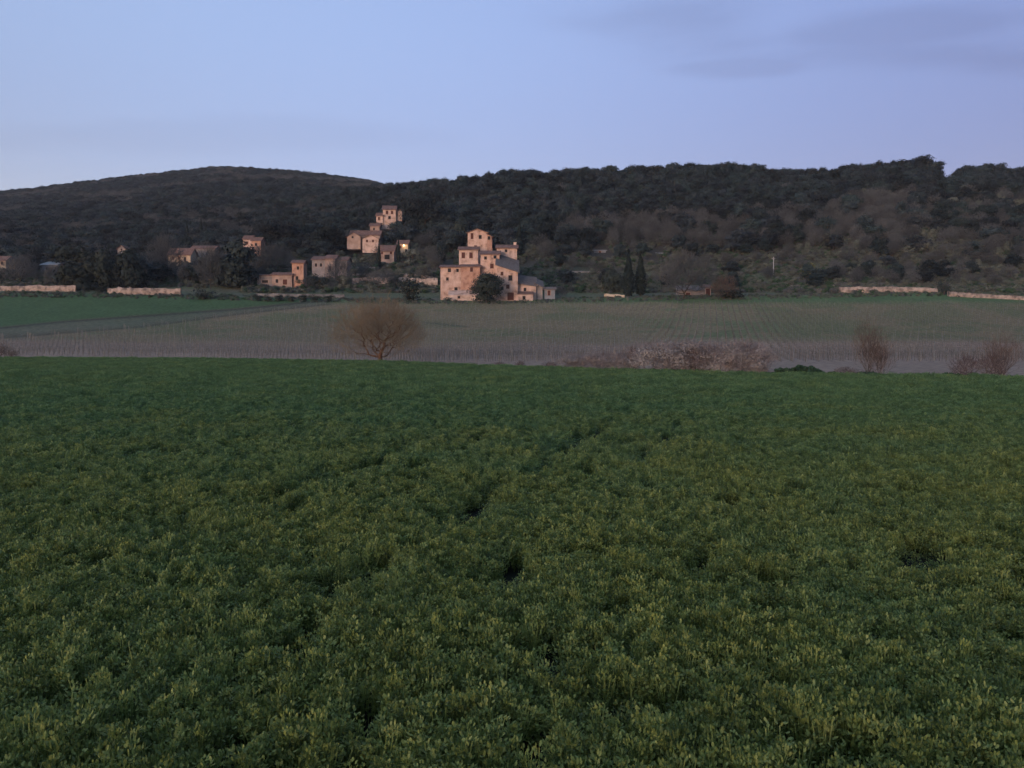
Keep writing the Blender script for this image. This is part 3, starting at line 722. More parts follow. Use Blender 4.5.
BIGR = bareproto(21, 6, 7, mc='redtwig', nm='reddish_tree', n=300, trunk=.06, zlo=.05, thick=.024)
px_place(BIGR, 724, 299, 25, 30, 'reddish bare tree right of the farm shelter', 'tree')
for (u, v, hh, w, lab) in ((164, 282, 48, 38, 'tall brown bare tree between dark trees, left of the ochre house'), (211, 290, 44, 34, 'brown bare tree in front of the grey house, beside the tallest dark tree'),
                          (20, 284, 28, 40, 'bare grey tree at the far left above the wall'), (274, 274, 30, 42, 'bare grey tree below the orange-pink house'),
                          (186, 285, 22, 20, 'small bare tree in front of the ochre house'), (340, 288, 30, 28, 'bare tree in front of the grey-pink house'),
                          (55, 285, 20, 26, 'low bare tree in front of the blue-grey shed')):
    px_place(BIGB, u, v, hh, w, lab, 'tree')
for i, u in enumerate((258, 268, 279, 291, 303, 316, 330)):
    px_place(DB[i % 2], u, 301.5, 7.5, 10, ['first', 'second', 'third', 'fourth', 'fifth', 'sixth', 'seventh'][i] + ' small round bush from the left in the line before the low grey wall', 'bush', 'line of small round bushes', name='round_bush')

# hero tree at the edge of the green crop
S = span_tree(5, dome_pts(5, 2300, 8.4, 10.6, .10, .35, wide=.35), np.array([[0, 0, -.4], [.05, 0, .35], [.0, .1, .8]]), bf=.42, r_tip=.009, expo=2.15, twigs=5, twl=.75, twr=.0075)
print('hero segs', len(S))
big, small = split_bare(S, .030)
HERO = Proto('bare_tree', seg_mesh('trunk', big, 7), seg_mesh('crown', small, 3), M['herobark'], M['hero'], 9.0, 11.4)
Yh = 99.0; Xh = (380 - U0) / F * Yh
place(HERO, Xh, Yh, 8.6, 14.0, .4, 'leafless orange-brown tree with low forked trunk at the edge of the green crop', 'tree', z=-0.05)

# scrub along the crop edge
def scrub_proto(seed, H, W, mc, nm='bare_shrub', n=300, tw=.010, twigs=5, twl=.3, zlo=.0, shell=.3, leaves=0, lsize=.05, bf=.5, wide=.4, droop=0.0, up=False):
    P = dome_pts(seed, n, H * .95, W * .92, zlo, shell, wide=wide)
    if up: P[:, :2] *= (.25 + .75 * np.clip(P[:, 2] / H, 0, 1) ** .6)[:, None]
    S = span_tree(seed, P, np.array([[0, 0, -.2], [0, 0, .05]]), bf=bf, r_tip=tw, expo=2.6, twigs=twigs, twl=twl, twr=tw * .8, droop=droop)
    S[:, 2] = np.maximum(S[:, 2], -.2); S[:, 5] = np.maximum(S[:, 5], .02)
    me = seg_mesh(nm, S, 3)
    if leaves:
        pick = S[rng.choice(len(S), leaves)]; P = pick[:, 3:6] + rng.normal(size=(leaves, 3)) * .07; P[:, 2] = np.abs(P[:, 2])
        V2, F2 = leaf_quads(P, rand_unit(leaves), lsize)
        n0 = len(me.vertices); V1 = np.empty(n0 * 3, np.float32); me.vertices.foreach_get('co', V1)
        q = np.empty(len(me.polygons) * 4, np.int32); me.loops.foreach_get('vertex_index', q)
        me = np_mesh(nm, np.concatenate([V1.reshape(-1, 3), V2]), [q.reshape(-1, 4), F2 + n0])
    return Proto(nm, None, me, None, M[mc], H, W)
def edge_place(pr, u, dY, h, w, label, cat, group=None, name=None, rz=None, sink=.05):
    Y = float(edge_Y(u)) + dY; X = (u - U0) / F * Y
    return place(pr, X, Y, h * Y / F, w * Y / F, rng.uniform(0, 6.28) if rz is None else rz, label, cat, group, name, sink, z=float(zt(X, Y)))
M['dusty'] = mat('dry_bramble_heads', (.19,.160,.148), (.335,.29,.268), 0.9, rnd=.15)
def bramble(seed, H, W, mc, ml, n, nl, size):
    p = scrub_proto(seed, H, W, mc, n=n, nm='bramble_bush', twigs=4, twl=.28, tw=.008, shell=.4, wide=.6)
    c = crown_mesh('crown', H * .98, W * .9, .02, 16, nl, size, .75, seed + 1)
    return Proto('bramble_bush', p.crown, c, None, M[ml], H, W) if not p.crown.materials else Proto2(p, c, M[ml], H, W)
class Proto2(Proto):
    def __init__(s, p, c, m_, H, W):
        s.name, s.trunk, s.crown, s.H, s.W, s.src = 'bramble_bush', p.crown, c, H, W, None; c.materials.append(m_)
BR = [bramble(401 + i, 2.2, 3.4, 'bramble', 'dusty', 260, 9000, .034) for i in range(3)]
BRR = bramble(410, 2.0, 3.0, 'bramblered', 'bramblered', 260, 900, .035)
TS = [scrub_proto(420 + i, 5, 2.8, 'redtwig', n=330, nm='bare_shrub', twl=.5, twigs=4, tw=.006, zlo=.02, wide=.75, shell=.2, bf=.9, droop=-.6) for i in range(2)]
G = 'bramble bushes in the pale hedge at the crop edge'
for (u, w, h_, p, lab) in ((575, 30, 9, BR[0], 'lowest pale bramble tuft at the left end of the hedge'), (601, 30, 12, BR[1], 'low pale bramble bush, second from the left end of the hedge'), (624, 28, 15, BR[2], 'pale bramble bush just left of the dark red one'),
                           (634, 14, 18, BRR, 'narrow dark red bramble bush where the hedge steps up'), (655, 42, 24, BR[1], 'pinkish bramble bush right of the narrow dark red one'),
                           (684, 44, 28, BR[0], 'tall pinkish bramble bush in the middle of the hedge'), (700, 26, 22, BRR, 'dark red bramble bush between two tall pinkish ones'), (716, 42, 27, BR[2], 'tall pinkish bramble bush right of the middle of the hedge'),
                           (742, 40, 28, BR[1], 'pale bramble bush, second from the right end of the hedge'), (757, 26, 25, BR[0], 'last pale bramble bush at the right end of the hedge')):
    edge_place(p, u, 1.2 + rng.uniform(-.3, .3), h_ + 9, w * 1.5, lab, 'bramble bush', G)
for (u, w, h_, lab) in ((500, 20, 6, 'low reddish weed tuft at the crop edge, left of another'), (520, 14, 8, 'small reddish weed tuft at the crop edge'), (550, 22, 8, 'reddish weed tuft left of the pale hedge')):
    edge_place(BRR, u, .8, h_, w, lab, 'weed tuft', name='weed_tuft')
edge_place(TS[0], 868, 1.5, 62, 36, 'tall upright reddish bare shrub at the crop edge', 'shrub')
edge_place(TS[1], 880, 2.2, 44, 30, 'shorter bare shrub leaning right beside the tall upright one', 'shrub')
edge_place(BRR, 846, 1.2, 10, 30, 'low reddish bramble at the foot of the tall bare shrub', 'bramble bush', name='bramble_bush')
edge_place(BRR, 966, 1.0, 24, 34, 'dark red bramble bush, left one of two near the right edge', 'bramble bush')
edge_place(BRR, 992, 1.0, 26, 34, 'dark red bramble bush under the thin upright twigs near the right edge', 'bramble bush')
edge_place(TS[0], 1002, 2.5, 46, 44, 'thin brown bare shrub rising behind dark red brambles', 'shrub', rz=2)
edge_place(TS[1], -2, 1.5, 18, 30, 'low reddish twigs at the crop edge by the left side', 'shrub')
edge_place(TS[0], 12, 1.5, 10, 20, 'small reddish tuft at the crop edge near the left side', 'weed tuft', name='weed_tuft')

# weeds growing on the ditch bank along the crop edge: nobody could count them
def strip_weeds():
    P = []; 
    for (ua, ub, dens, hh, dy) in ((-150, 560, 9, .28, 1.0), (560, 780, 14, .35, .3), (775, 835, 170, .75, 1.0), (835, 1200, 26, .34, 1.2)):
        n = int((ub - ua) * dens / 2)
        u = rng.uniform(ua, ub, n); Y = edge_Y(u) + rng.normal(size=n) * .5 + dy; X = (u - U0) / F * Y
        env = np.clip(fbm(u / 14, u * 0, 31) * 1.6 - .2, .2, 1.2)
        z = zt(X, Y) + rng.random(n) * hh * env
        P.append(np.stack([X, Y, z], 1))
    P = np.concatenate(P)
    d = rand_unit(len(P)); d[:, 2] = np.abs(d[:, 2]) + .3; d /= np.linalg.norm(d, axis=1)[:, None]
    V, Fc = leaf_quads(P, d, .10)
    o = obj('ditch_weeds', np_mesh('ditch_weeds', V, Fc), M['ditch']); tag(o, 'dark green weeds growing on the ditch bank along the far crop edge', 'weeds', kind='stuff')
strip_weeds()

# ------------------------------------------------------------------ vineyard
def vine_row(k, x_at):
    """one trellis row: posts, wires and bare vines; x_at = X where the row line meets Y=100"""
    Ys = np.arange(100, 246, 1.0); Xs = x_at + (Ys - 100) * ROWDIR + 2.5 * np.sin((Ys - 100) / 90.0)
    u = U0 + F * Xs / Ys
    ok = (u > -60) & (u < 1090) & (Ys > edge_Y(u) + np.interp(u, [0, 500, 700, 1024], [13, 6, 9, 11])) 
    v = vt(u, Ys)
    l2 = np.interp(u, [-400, 0, 140, 240, 330, 331], [341, 338, 327, 314, 304, 0])
    ok &= (v > l2 + 1) & (v > 303.5)
    e_ = np.flatnonzero(np.diff(np.concatenate([[0], ok.astype(int), [0]]))); runs = sorted(((b - a, a, b) for a, b in zip(e_[::2], e_[1::2])), reverse=True)
    if not runs or runs[0][0] < 14: return None
    ok = np.zeros(len(Ys), bool); ok[runs[0][1]:runs[0][2]] = True
    Ys = Ys[ok]; Xs = Xs[ok]; u = u[ok]; Z = zt(Xs, Ys)
    S = []
    h = 1.35
    for i in range(0, len(Ys) - 1, 6):
        if rng.random() < .15: continue
        S.append((Xs[i], Ys[i], Z[i] - .2, Xs[i], Ys[i], Z[i] + h + .1, .040, .036))
    posts = np.array(S)
    W = []
    for i in range(0, len(Ys) - 1, 6):
        q = min(i + 6, len(Ys) - 1)
        for hz in (.7, 1.3): W.append((Xs[i], Ys[i], Z[i] + hz, Xs[q], Ys[q], Z[q] + hz, .008, .008))
    vn = []
    for i in range(len(Ys) - 1):
        x, y, z = Xs[i] + rng.normal() * .04, Ys[i] + rng.uniform(-.1, .5), Z[i]
        vn.append((x, y, z - .1, x + rng.normal() * .05, y, z + .7, .024, .018))
        for j in range(2):
            vn.append((x, y, z + .65, x + rng.normal() * .12, y + rng.normal() * .35, z + rng.uniform(.9, 1.3), .010, .006))
    ang = math.atan(ROWDIR)
    me = seg_mesh('vine_row', np.concatenate([posts, np.array(W), np.array(vn)]), 3)
    me.materials.append(M['post']); me.materials.append(M['vinewood'])
    mi = np.zeros(len(me.polygons), np.int32)
    nf = len(posts) + len(W); tot = nf + len(vn)
    seg_of = np.tile(np.arange(tot), 3)
    mi[:] = (seg_of >= nf).astype(np.int32)[:len(mi)]
    me.polygons.foreach_set('material_index', mi)
    o = obj('vine_row', me)
    um = float(np.interp(330, vt(u, Ys)[::-1], u[::-1]))
    return o, um
rows = []
for k in range(-125, 145):
    r_ = vine_row(k, k * 1.6 + rng.normal() * .08)
    if r_: rows.append(r_)
rows.sort(key=lambda t: t[1])
print('vine rows', len(rows))
def ordinal(n):
    w = {1: 'first', 2: 'second', 3: 'third', 4: 'fourth', 5: 'fifth', 6: 'sixth', 7: 'seventh', 8: 'eighth', 9: 'ninth', 10: 'tenth', 11: 'eleventh', 12: 'twelfth'}
    if n in w: return w[n]
    s = 'th' if 10 <= n % 100 <= 20 else {1: 'st', 2: 'nd', 3: 'rd'}.get(n % 10, 'th')
    return '%d%s' % (n, s)
ZN = [(-999, 100, 'at the far left under the green meadow'), (100, 230, 'below the ditches left of the orange-brown tree'), (230, 345, 'just left of the orange-brown tree'), (345, 430, 'behind the orange-brown tree'),
      (430, 545, 'running up to the farmhouse'), (545, 640, 'running up to the cypress pair'), (640, 770, 'above the pale bramble hedge'), (770, 860, 'left of the tall reddish shrub'),
      (860, 950, 'between the reddish shrub and the dark red brambles'), (950, 9999, 'above the dark red brambles on the right')]
cnt = {}
for o, um in rows:
    z = next(z for z in ZN if z[0] <= um < z[1]); cnt[z[2]] = cnt.get(z[2], 0) + 1
    tag(o, '%s bare vine row from the left %s' % (ordinal(cnt[z[2]]), z[2]), 'vine row', 'bare vine rows of the vineyard')

# ------------------------------------------------------------------ woods
def blocked(u, v, hpx, wpx, Y):
    for (a, b, c, d, Yh_) in HOUSES:
        if Y < Yh_ + 4 and u + wpx * .45 > a and u - wpx * .45 < b and v > c and v - hpx < d - (0 if v < d + 6 else 1): 
            if v - hpx < d - 1 - .5 * (d - c): return True
        elif abs(Y - Yh_) < 9 and a - 2 < u < b + 2: return True
    return False
def gsel(u, v, cu, cv, ru, rv): return ((u - cu) / ru) ** 2 + ((v - cv) / rv) ** 2 < 1
cands = []
sp = 5.8
for gy in np.arange(268, 560, sp):
    W_ = 620 * gy / F * 1.02
    for gx in np.arange(-W_ - 10, W_ + 10, sp):
        X = gx + rng.uniform(-.45, .45) * sp; Y = gy + rng.uniform(-.45, .45) * sp
        u = U0 + F * X / Y
        if u < -70 or u > 1095: continue
        v = float(vt(u, Y))
        # what grows here
        z = float(zt(X, Y)); zb = float(zt(X * (Y - 10) / Y, Y - 10))
        if u > 440 and Y > 492: continue        # beyond the ridge
        n = float(fbm(np.array([X / 22]), np.array([Y / 16]), 77)[0]); r_ = rng.random()
        kind = 'ev'
        if u < 250:
            if v > 284: continue
            kind = 'ev' if (n > .47 or r_ < .15) else 'ba'
        elif u < 440:
            if v > 262: 
                if r_ > .5 or v > 290: continue
                kind = 'ba' if r_ < .2 else 'ol'
            elif v > 225: kind = 'ev' if n > .5 else ('ba' if r_ < .5 else 'ol')
            else: kind = 'ev' if (n > .38) else 'ba'
        elif u < 560 and v > 262:
            continue
        else:
            low = 262 if u < 830 else 286
            if v > 250 and u < 830:
                if v > 291 or (v > 262 and r_ > .62) or r_ > .85: continue
                kind = 'ol' if r_ < .42 else ('ba' if r_ < .56 else 'ev')
                if u < 548 and v > 262: continue
            elif v > 287: continue
            else:
                bare = gsel(u, v, 660, 238, 105, 15) or gsel(u, v, 872, 228, 48, 26) or gsel(u, v, 795, 238, 32, 20) or gsel(u, v, 985, 235, 40, 18)
                if u > 820 and v > 245: kind = 'eg' if r_ < .45 else ('ba' if r_ < .8 else 'ev')
                elif bare: kind = 'ba' if r_ < .86 else 'ev'
                elif u > 830: kind = ('eg' if r_ < .50 else ('ba' if r_ < .70 else 'ev')) if v > 192 + (n - .5) * 30 else 'ev'
                else: kind = 'ev' if (n > .36 or r_ < .6) else ('ba' if r_ < .8 else 'eg')
        if u > 780 and v < 196 and kind != 'ol': kind = 'ev'
        if 936 < u < 958 and Y > 450: continue      # the notch on the skyline
        if kind == 'ev': H = rng.uniform(7.5, 12); Wd = rng.uniform(7.5, 12)
        elif kind == 'ba': H = rng.uniform(6.5, 10); Wd = rng.uniform(6.5, 10)
        elif kind == 'eg': H = rng.uniform(4.5, 7.5); Wd = rng.uniform(5, 8)
        else: H = rng.uniform(3, 4.8); Wd = rng.uniform(3.5, 5)
        if u < 440 and v > 215 and kind != 'ol': H *= .85
        if u > 820 and v > 262: H *= .68; Wd *= .7
        if 560 < u < 830 and v > 250: H *= .68; Wd *= .66
        hp_, wp_ = H * F / Y, Wd * F / Y
        if blocked(u, v, hp_, wp_, Y): continue
        cands.append((Y, X, u, v, kind, H, Wd))
print('wood candidates', len(cands))
cands.sort()
LIM = {'ev': 230, 'ba': 190, 'eg': 90, 'ol': 90}
used = {k: 0 for k in LIM}
PR = {'ev': EV, 'ba': BA, 'eg': EVG, 'ol': OL}
UZ = [(-999, 60, 'at the far left'), (60, 150, 'above the left walls'), (150, 240, 'around the ochre house'), (240, 345, 'above the orange-pink house'), (345, 440, 'around the hamlet'),
      (440, 560, 'behind the farmhouse'), (560, 620, 'right of the farmhouse'), (620, 690, 'above the cypress pair'), (690, 760, 'above the reddish tree'), (760, 830, 'above the utility pole'),
      (830, 890, 'above the yellow-green bush'), (890, 945, 'left of the skyline notch'), (945, 1000, 'right of the skyline notch'), (1000, 9999, 'at the right edge')]
VZ = [(262, 999, 'at the slope foot'), (240, 262, 'low on the slope'), (218, 240, 'halfway up the slope'), (-99, 218, 'high on the slope')]
TXT = {'ev': ('dark evergreen', 'evergreen trees of the wood'), 'ba': ('bare tree', 'bare trees of the wood'), 'eg': ('grey-green tree', 'grey-green trees of the wood'), 'ol': ('small olive tree', 'olive trees on the terraces')}
ind, rest = [], []
for c_ in cands:
    if used[c_[4]] < LIM[c_[4]]: used[c_[4]] += 1; ind.append(c_)
    else: rest.append(c_)
ind.sort(key=lambda c_: c_[2]); cnt = {}
for (Y, X, u, v, kind, H, Wd) in ind:
    uz = next(z for z in UZ if z[0] <= u < z[1])[2]; vz = next(z for z in VZ if z[0] <= v < z[1])[2]
    kk = (kind, uz, vz); cnt[kk] = cnt.get(kk, 0) + 1
    lab = '%s %s from the left, %s, %s' % (ordinal(cnt[kk]), TXT[kind][0], vz, uz)
    pr = PR[kind][rng.integers(len(PR[kind]))]
    place(pr, X, Y, H, Wd, rng.uniform(0, 6.28), lab, 'tree', TXT[kind][1], sink=.3)

# the remaining wood and the far hill read as one mass
def gn_scatter(name, pts, protos, label, cat, mats=None, kind='stuff'):
    """points with scale / rotation / pick attributes, drawn as copies of small meshes"""
    P, SC, RO, IX = pts
    me = bpy.data.meshes.new(name); me.vertices.add(len(P)); me.vertices.foreach_set('co', np.asarray(P, np.float32).ravel())
    a = me.attributes.new('sc', 'FLOAT_VECTOR', 'POINT'); a.data.foreach_set('vector', np.asarray(SC, np.float32).ravel())
    a = me.attributes.new('ro', 'FLOAT_VECTOR', 'POINT'); a.data.foreach_set('vector', np.asarray(RO, np.float32).ravel())
    a = me.attributes.new('ix', 'INT', 'POINT'); a.data.foreach_set('value', np.asarray(IX, np.int32))
    o = obj(name, me); tag(o, label, cat, kind=kind)
    ng = bpy.data.node_groups.new(name, 'GeometryNodeTree')
    ng.interface.new_socket('Geometry', in_out='INPUT', socket_type='NodeSocketGeometry'); ng.interface.new_socket('Geometry', in_out='OUTPUT', socket_type='NodeSocketGeometry')
    N = ng.nodes; L = ng.links
    gi = N.new('NodeGroupInput'); go = N.new('NodeGroupOutput')
    m2p = N.new('GeometryNodeMeshToPoints'); L.new(gi.outputs[0], m2p.inputs['Mesh'])
    ip = N.new('GeometryNodeInstanceOnPoints'); L.new(m2p.outputs[0], ip.inputs['Points'])
    g2i = N.new('GeometryNodeGeometryToInstance')
    hidden = bpy.data.collections.get('kit') or bpy.data.collections.new('kit')   # not linked to the scene: only meshes to copy
    for p in reversed(protos):
        ob = bpy.data.objects.new(name + '_piece', p); hidden.objects.link(ob)
        oi = N.new('GeometryNodeObjectInfo'); oi.inputs['Object'].default_value = ob
        L.new(oi.outputs['Geometry'], g2i.inputs[0])
    L.new(g2i.outputs[0], ip.inputs['Instance']); ip.inputs['Pick Instance'].default_value = True
    for nm, ty, so in (('sc', 'FLOAT_VECTOR', 'Scale'), ('ro', 'FLOAT_VECTOR', 'Rotation'), ('ix', 'INT', 'Instance Index')):
        na = N.new('GeometryNodeInputNamedAttribute'); na.data_type = ty; na.inputs['Name'].default_value = nm
        L.new(na.outputs[0], ip.inputs[so])
    L.new(ip.outputs[0], go.inputs[0])
    md = o.modifiers.new('scatter', 'NODES'); md.node_group = ng
    return o
def join_tree(pr):
    a = pr.crown; return a
UG = []
for i, key in enumerate(('oak2', 'ditch', 'bare', 'oak2', 'oak2')):
    m_ = crown_mesh('undergrowth_piece', 1.3, 2.0, 0, 6, 260, .13, .8, 700 + i); m_.materials.append(M[key]); UG.append(m_)
Yu = rng.uniform(256, 400, 26000); uu = rng.uniform(-60, 1090, 26000); Yu = Yu[:]; vv = vt(uu, Yu)
Yu[:2600] = rng.uniform(243, 258, 2600); vv = vt(uu, Yu)
low_ = np.arange(26000) < 2600; su0 = np.where(low_, .45, 1.0)
okk = (low_ | (vv < np.where(uu < 240, 288, 293))) & (fbm(uu / 16, Yu / 9, 88) > .33) & ~((uu > 436) & (uu < 546) & (Yu < 290) & (Yu > 249.3))
for (a, b, c, d, Yh_) in HOUSES: okk &= ~((uu > a - 2) & (uu < b + 2) & (Yu > Yh_ - 1.5) & (Yu < Yh_ + 11))
uu, Yu, su0 = uu[okk], Yu[okk], su0[okk]; Xu = (uu - U0) / F * Yu; su = rng.uniform(.6, 1.7, len(uu)) * su0
gn_scatter('undergrowth', (np.stack([Xu, Yu, zt(Xu, Yu) - .1], 1), np.stack([su, su, su * rng.uniform(.6, 1.1, len(su))], 1), np.stack([0 * su, 0 * su, rng.uniform(0, 6.28, len(su))], 1), rng.integers(0, 5, len(su))), UG, 'low scrub and bushes scattered over the slope and terraces', 'undergrowth')
wp = []; pl_ = [p.crown for p in EV] + [p.crown for p in BA] + [p.crown for p in EVG]
base = {'ev': (0, 5), 'ba': (5, 4), 'eg': (9, 3), 'ol': (9, 3)}
P, SC, RO, IX = [], [], [], []
for (Y, X, u, v, kind, H, Wd) in rest:
    pr = PR[kind][0]; s0, n0 = base[kind]
    P.append((X, Y, float(zt(X, Y)) - .3)); SC.append((Wd / pr.W, Wd / pr.W, H / pr.H)); RO.append((0, 0, rng.uniform(0, 6.28))); IX.append(s0 + rng.integers(n0))
gn_scatter('woodland', (P, SC, RO, IX), pl_, 'dense wood of dark evergreens and bare trees covering the upper slope and skyline', 'wood')
P, SC, RO, IX = [], [], [], []
for gy in np.arange(500, 1290, 7.2):
    W_ = 640 * gy / F
    for gx in np.arange(-W_ - 60, 40, 7.2):
        X = gx + rng.uniform(-4, 4); Y = gy + rng.uniform(-4, 4); u = U0 + F * X / Y
        if u > 445 or u < -180 or (Y < 562 and u > -60): continue
        n = float(fbm(np.array([X / 60]), np.array([Y / 60]), 5)[0])
        k = rng.random() < sstep(.30, .48, n)
        P.append((X, Y, float(zt(X, Y)) - .3)); s_ = rng.uniform(.9, 1.5); SC.append((s_ * 1.2, s_ * 1.2, s_ * .9)); RO.append((0, 0, rng.uniform(0, 6.28)))
        IX.append(int(rng.integers(5)) if k else 5 + int(rng.integers(4)))
print('far hill', len(P))
gn_scatter('far_hill_woodland', (P, SC, RO, IX), pl_, 'dark wood covering the long rounded hill on the left horizon', 'wood')

# ------------------------------------------------------------------ the crop in the foreground
def leaf_mat(name, c0, c1, c2):
    m = bpy.data.materials.new(name); m.use_nodes = True; N = m.node_tree.nodes; L = m.node_tree.links
    b = N['Principled BSDF']; b.inputs['Roughness'].default_value = .6; b.inputs['Specular IOR Level'].default_value = .35
    oi = N.new('ShaderNodeObjectInfo'); ge = N.new('ShaderNodeNewGeometry')
    nz = N.new('ShaderNodeTexNoise'); nz.inputs['Scale'].default_value = 9; nz.inputs['Detail'].default_value = 3
    L.new(ge.outputs['Position'], nz.inputs['Vector'])
    nb = N.new('ShaderNodeTexNoise'); nb.inputs['Scale'].default_value = .35; nb.inputs['Detail'].default_value = 4
    L.new(ge.outputs['Position'], nb.inputs['Vector'])
    ad = N.new('ShaderNodeMath'); ad.operation = 'MULTIPLY_ADD'; ad.inputs[1].default_value = .45
    L.new(oi.outputs['Random'], ad.inputs[0]); L.new(nz.outputs['Fac'], ad.inputs[2])
    ad2 = N.new('ShaderNodeMath'); ad2.operation = 'SUBTRACT'; ad2.inputs[1].default_value = .22; L.new(ad.outputs[0], ad2.inputs[0])
    cr = N.new('ShaderNodeValToRGB'); e = cr.color_ramp.elements
    e[0].position = .30; e[0].color = (*c0, 1); e[1].position = .60; e[1].color = (*c1, 1)
    e2 = e.new(.80); e2.color = (*c2, 1)
    L.new(ad2.outputs[0], cr.inputs['Fac'])
    # leaf colour graded by distance: brightened and yellowed towards the camera, greener further in
    sx = N.new('ShaderNodeSeparateXYZ'); L.new(ge.outputs['Position'], sx.inputs[0])
    mr = N.new('ShaderNodeMapRange'); mr.inputs['From Min'].default_value = 9; mr.inputs['From Max'].default_value = 34; L.new(sx.outputs['Y'], mr.inputs['Value'])
    mr2 = N.new('ShaderNodeMath'); mr2.operation = 'MULTIPLY_ADD'; mr2.inputs[1].default_value = 2.0; mr2.inputs[2].default_value = -1.0; L.new(nb.outputs['Fac'], mr2.inputs[0])
    sm = N.new('ShaderNodeMath'); sm.operation = 'ADD'; sm.use_clamp = True; L.new(mr.outputs['Result'], sm.inputs[0]); L.new(mr2.outputs[0], sm.inputs[1])
    mx = N.new('ShaderNodeMix'); mx.data_type = 'RGBA'; mx.blend_type = 'MULTIPLY'; mx.inputs['Factor'].default_value = 1.0
    cr2 = N.new('ShaderNodeValToRGB'); cr2.color_ramp.elements[0].color = (1.70, 1.32, .76, 1); cr2.color_ramp.elements[1].color = (.95, 1.08, .86, 1)
    L.new(sm.outputs[0], cr2.inputs['Fac']); L.new(cr.outputs['Color'], mx.inputs['A']); L.new(cr2.outputs['Color'], mx.inputs['B'])
    L.new(mx.outputs['Result'], b.inputs['Base Color'])
    tr = N.new('ShaderNodeBsdfTranslucent'); L.new(mx.outputs['Result'], tr.inputs['Color'])
    ms = N.new('ShaderNodeMixShader'); ms.inputs['Fac'].default_value = .35; L.new(b.outputs[0], ms.inputs[1]); L.new(tr.outputs[0], ms.inputs[2])
    L.new(ms.outputs[0], N['Material Output'].inputs['Surface'])
    return m
M['leaf'] = leaf_mat('crop_leaves', (.066, .104, .046), (.148, .212, .090), (.200, .262, .135))
def crop_plant(seed, stems, H, lw, per, patch=0.0, nst=1):
    """upright leafy stems with oval leaflets, densest at the tip; patch spreads several plants over that width"""
    r = np.random.default_rng(seed); Vs = []; Fs = []; nb = 0
    for k in range(stems):
        a = r.uniform(0, 6.28); sp_ = r.uniform(0, .05) if patch == 0 else 0
        bx, by = (math.cos(a) * sp_, math.sin(a) * sp_) if patch == 0 else r.uniform(-patch / 2, patch / 2, 2)
        hh = H * r.uniform(.72, 1.12); lean = r.normal(size=2) * .05
        n = per
        t = 1 - r.random(n) ** 1.6 * .75
        az = r.uniform(0, 6.28, n); el = r.uniform(.0, 1.25, n) + (t > .9) * .25
        L_ = lw * r.uniform(.75, 1.25, n) * (1.15 - .35 * t)
        reach = (.015 + (1 - t) * .06 + r.random(n) * .03)
        cx = bx + lean[0] * t + np.cos(az) * reach; cy = by + lean[1] * t + np.sin(az) * reach; cz = hh * t
        d = np.stack([np.cos(az) * np.cos(el), np.sin(az) * np.cos(el), np.sin(el)], 1)
        s = np.stack([-np.sin(az), np.cos(az), 0 * az], 1) + .25 * r.normal(size=(n, 3)); s /= np.linalg.norm(s, axis=1)[:, None]
        nn = np.cross(d, s)
        c = np.stack([cx, cy, cz], 1); L_ = L_[:, None]
        # leaflet: base, two shoulders, tip, folded slightly along the midrib
        p = [c, c + d * L_ * .4 + s * L_ * .30 - nn * L_ * .05, c + d * L_ * .8 + s * L_ * .22 - nn * L_ * .04, c + d * L_, c + d * L_ * .8 - s * L_ * .22 - nn * L_ * .04, c + d * L_ * .4 - s * L_ * .30 - nn * L_ * .05]
        V = np.stack(p, 1).reshape(-1, 3); i0 = (np.arange(n) * 6)[:, None] + nb
        Fs.append(i0 + np.array([0, 1, 2, 3])); Fs.append(i0 + np.array([0, 3, 4, 5])); Vs.append(V); nb += n * 6
        # stem
        w = .004; q = np.array([[bx - w, by, 0], [bx + w, by, 0], [bx + lean[0] + w, by + lean[1], hh], [bx + lean[0] - w, by + lean[1], hh]])
        Vs.append(q); Fs.append(np.arange(4)[None] + nb); nb += 4
    me = np_mesh('crop_plant', np.concatenate(Vs), np.concatenate(Fs)); me.materials.append(M['leaf']); return me
NEAR = [crop_plant(900 + i, 6, .36, .041, 17) for i in range(6)]
FARP = [crop_plant(950 + i, 22, .36, .065, 9, patch=.62) for i in range(5)]
def track_gap(X, Y):
    """wheel marks and thin spots where the crop stands open"""
    g = np.zeros_like(X)
    for (x0, y0, s, w, ya, yb) in ((-.95, 13.3, .30, .26, 9, 36), (1.05, 13.6, .34, .17, 18, 34), (-4.6, 14.5, .27, .15, 10, 24)):
        dd = np.abs(X - (x0 + (Y - y0) * s + .12 * np.sin(Y * 1.1))); on = sstep(ya, ya + 2, Y) * sstep(yb, yb - 6, Y) * sstep(.30, .46, fbm(X / 1.4, Y / 1.4, 41))
        g = np.maximum(g, np.exp(-(dd / w) ** 2) * on)
    n = fbm(X / .42, Y / .42, 61, 3); g = np.maximum(g, sstep(.665, .73, n))
    n2 = fbm(X / 1.1, Y / 1.1, 63, 3); g = np.maximum(g, sstep(.69, .76, n2) * .9)
    return g
def lattice(y0, y1, sp_):
    ys = np.arange(y0, y1, sp_); XX = []; YY = []
    for y in ys:
        w = (y + 2) * .72 + 1.5
        x = np.arange(-w, w, sp_); XX.append(x + rng.uniform(-.5, .5, len(x)) * sp_); YY.append(y + rng.uniform(-.5, .5, len(x)) * sp_)
    return np.concatenate(XX), np.concatenate(YY)
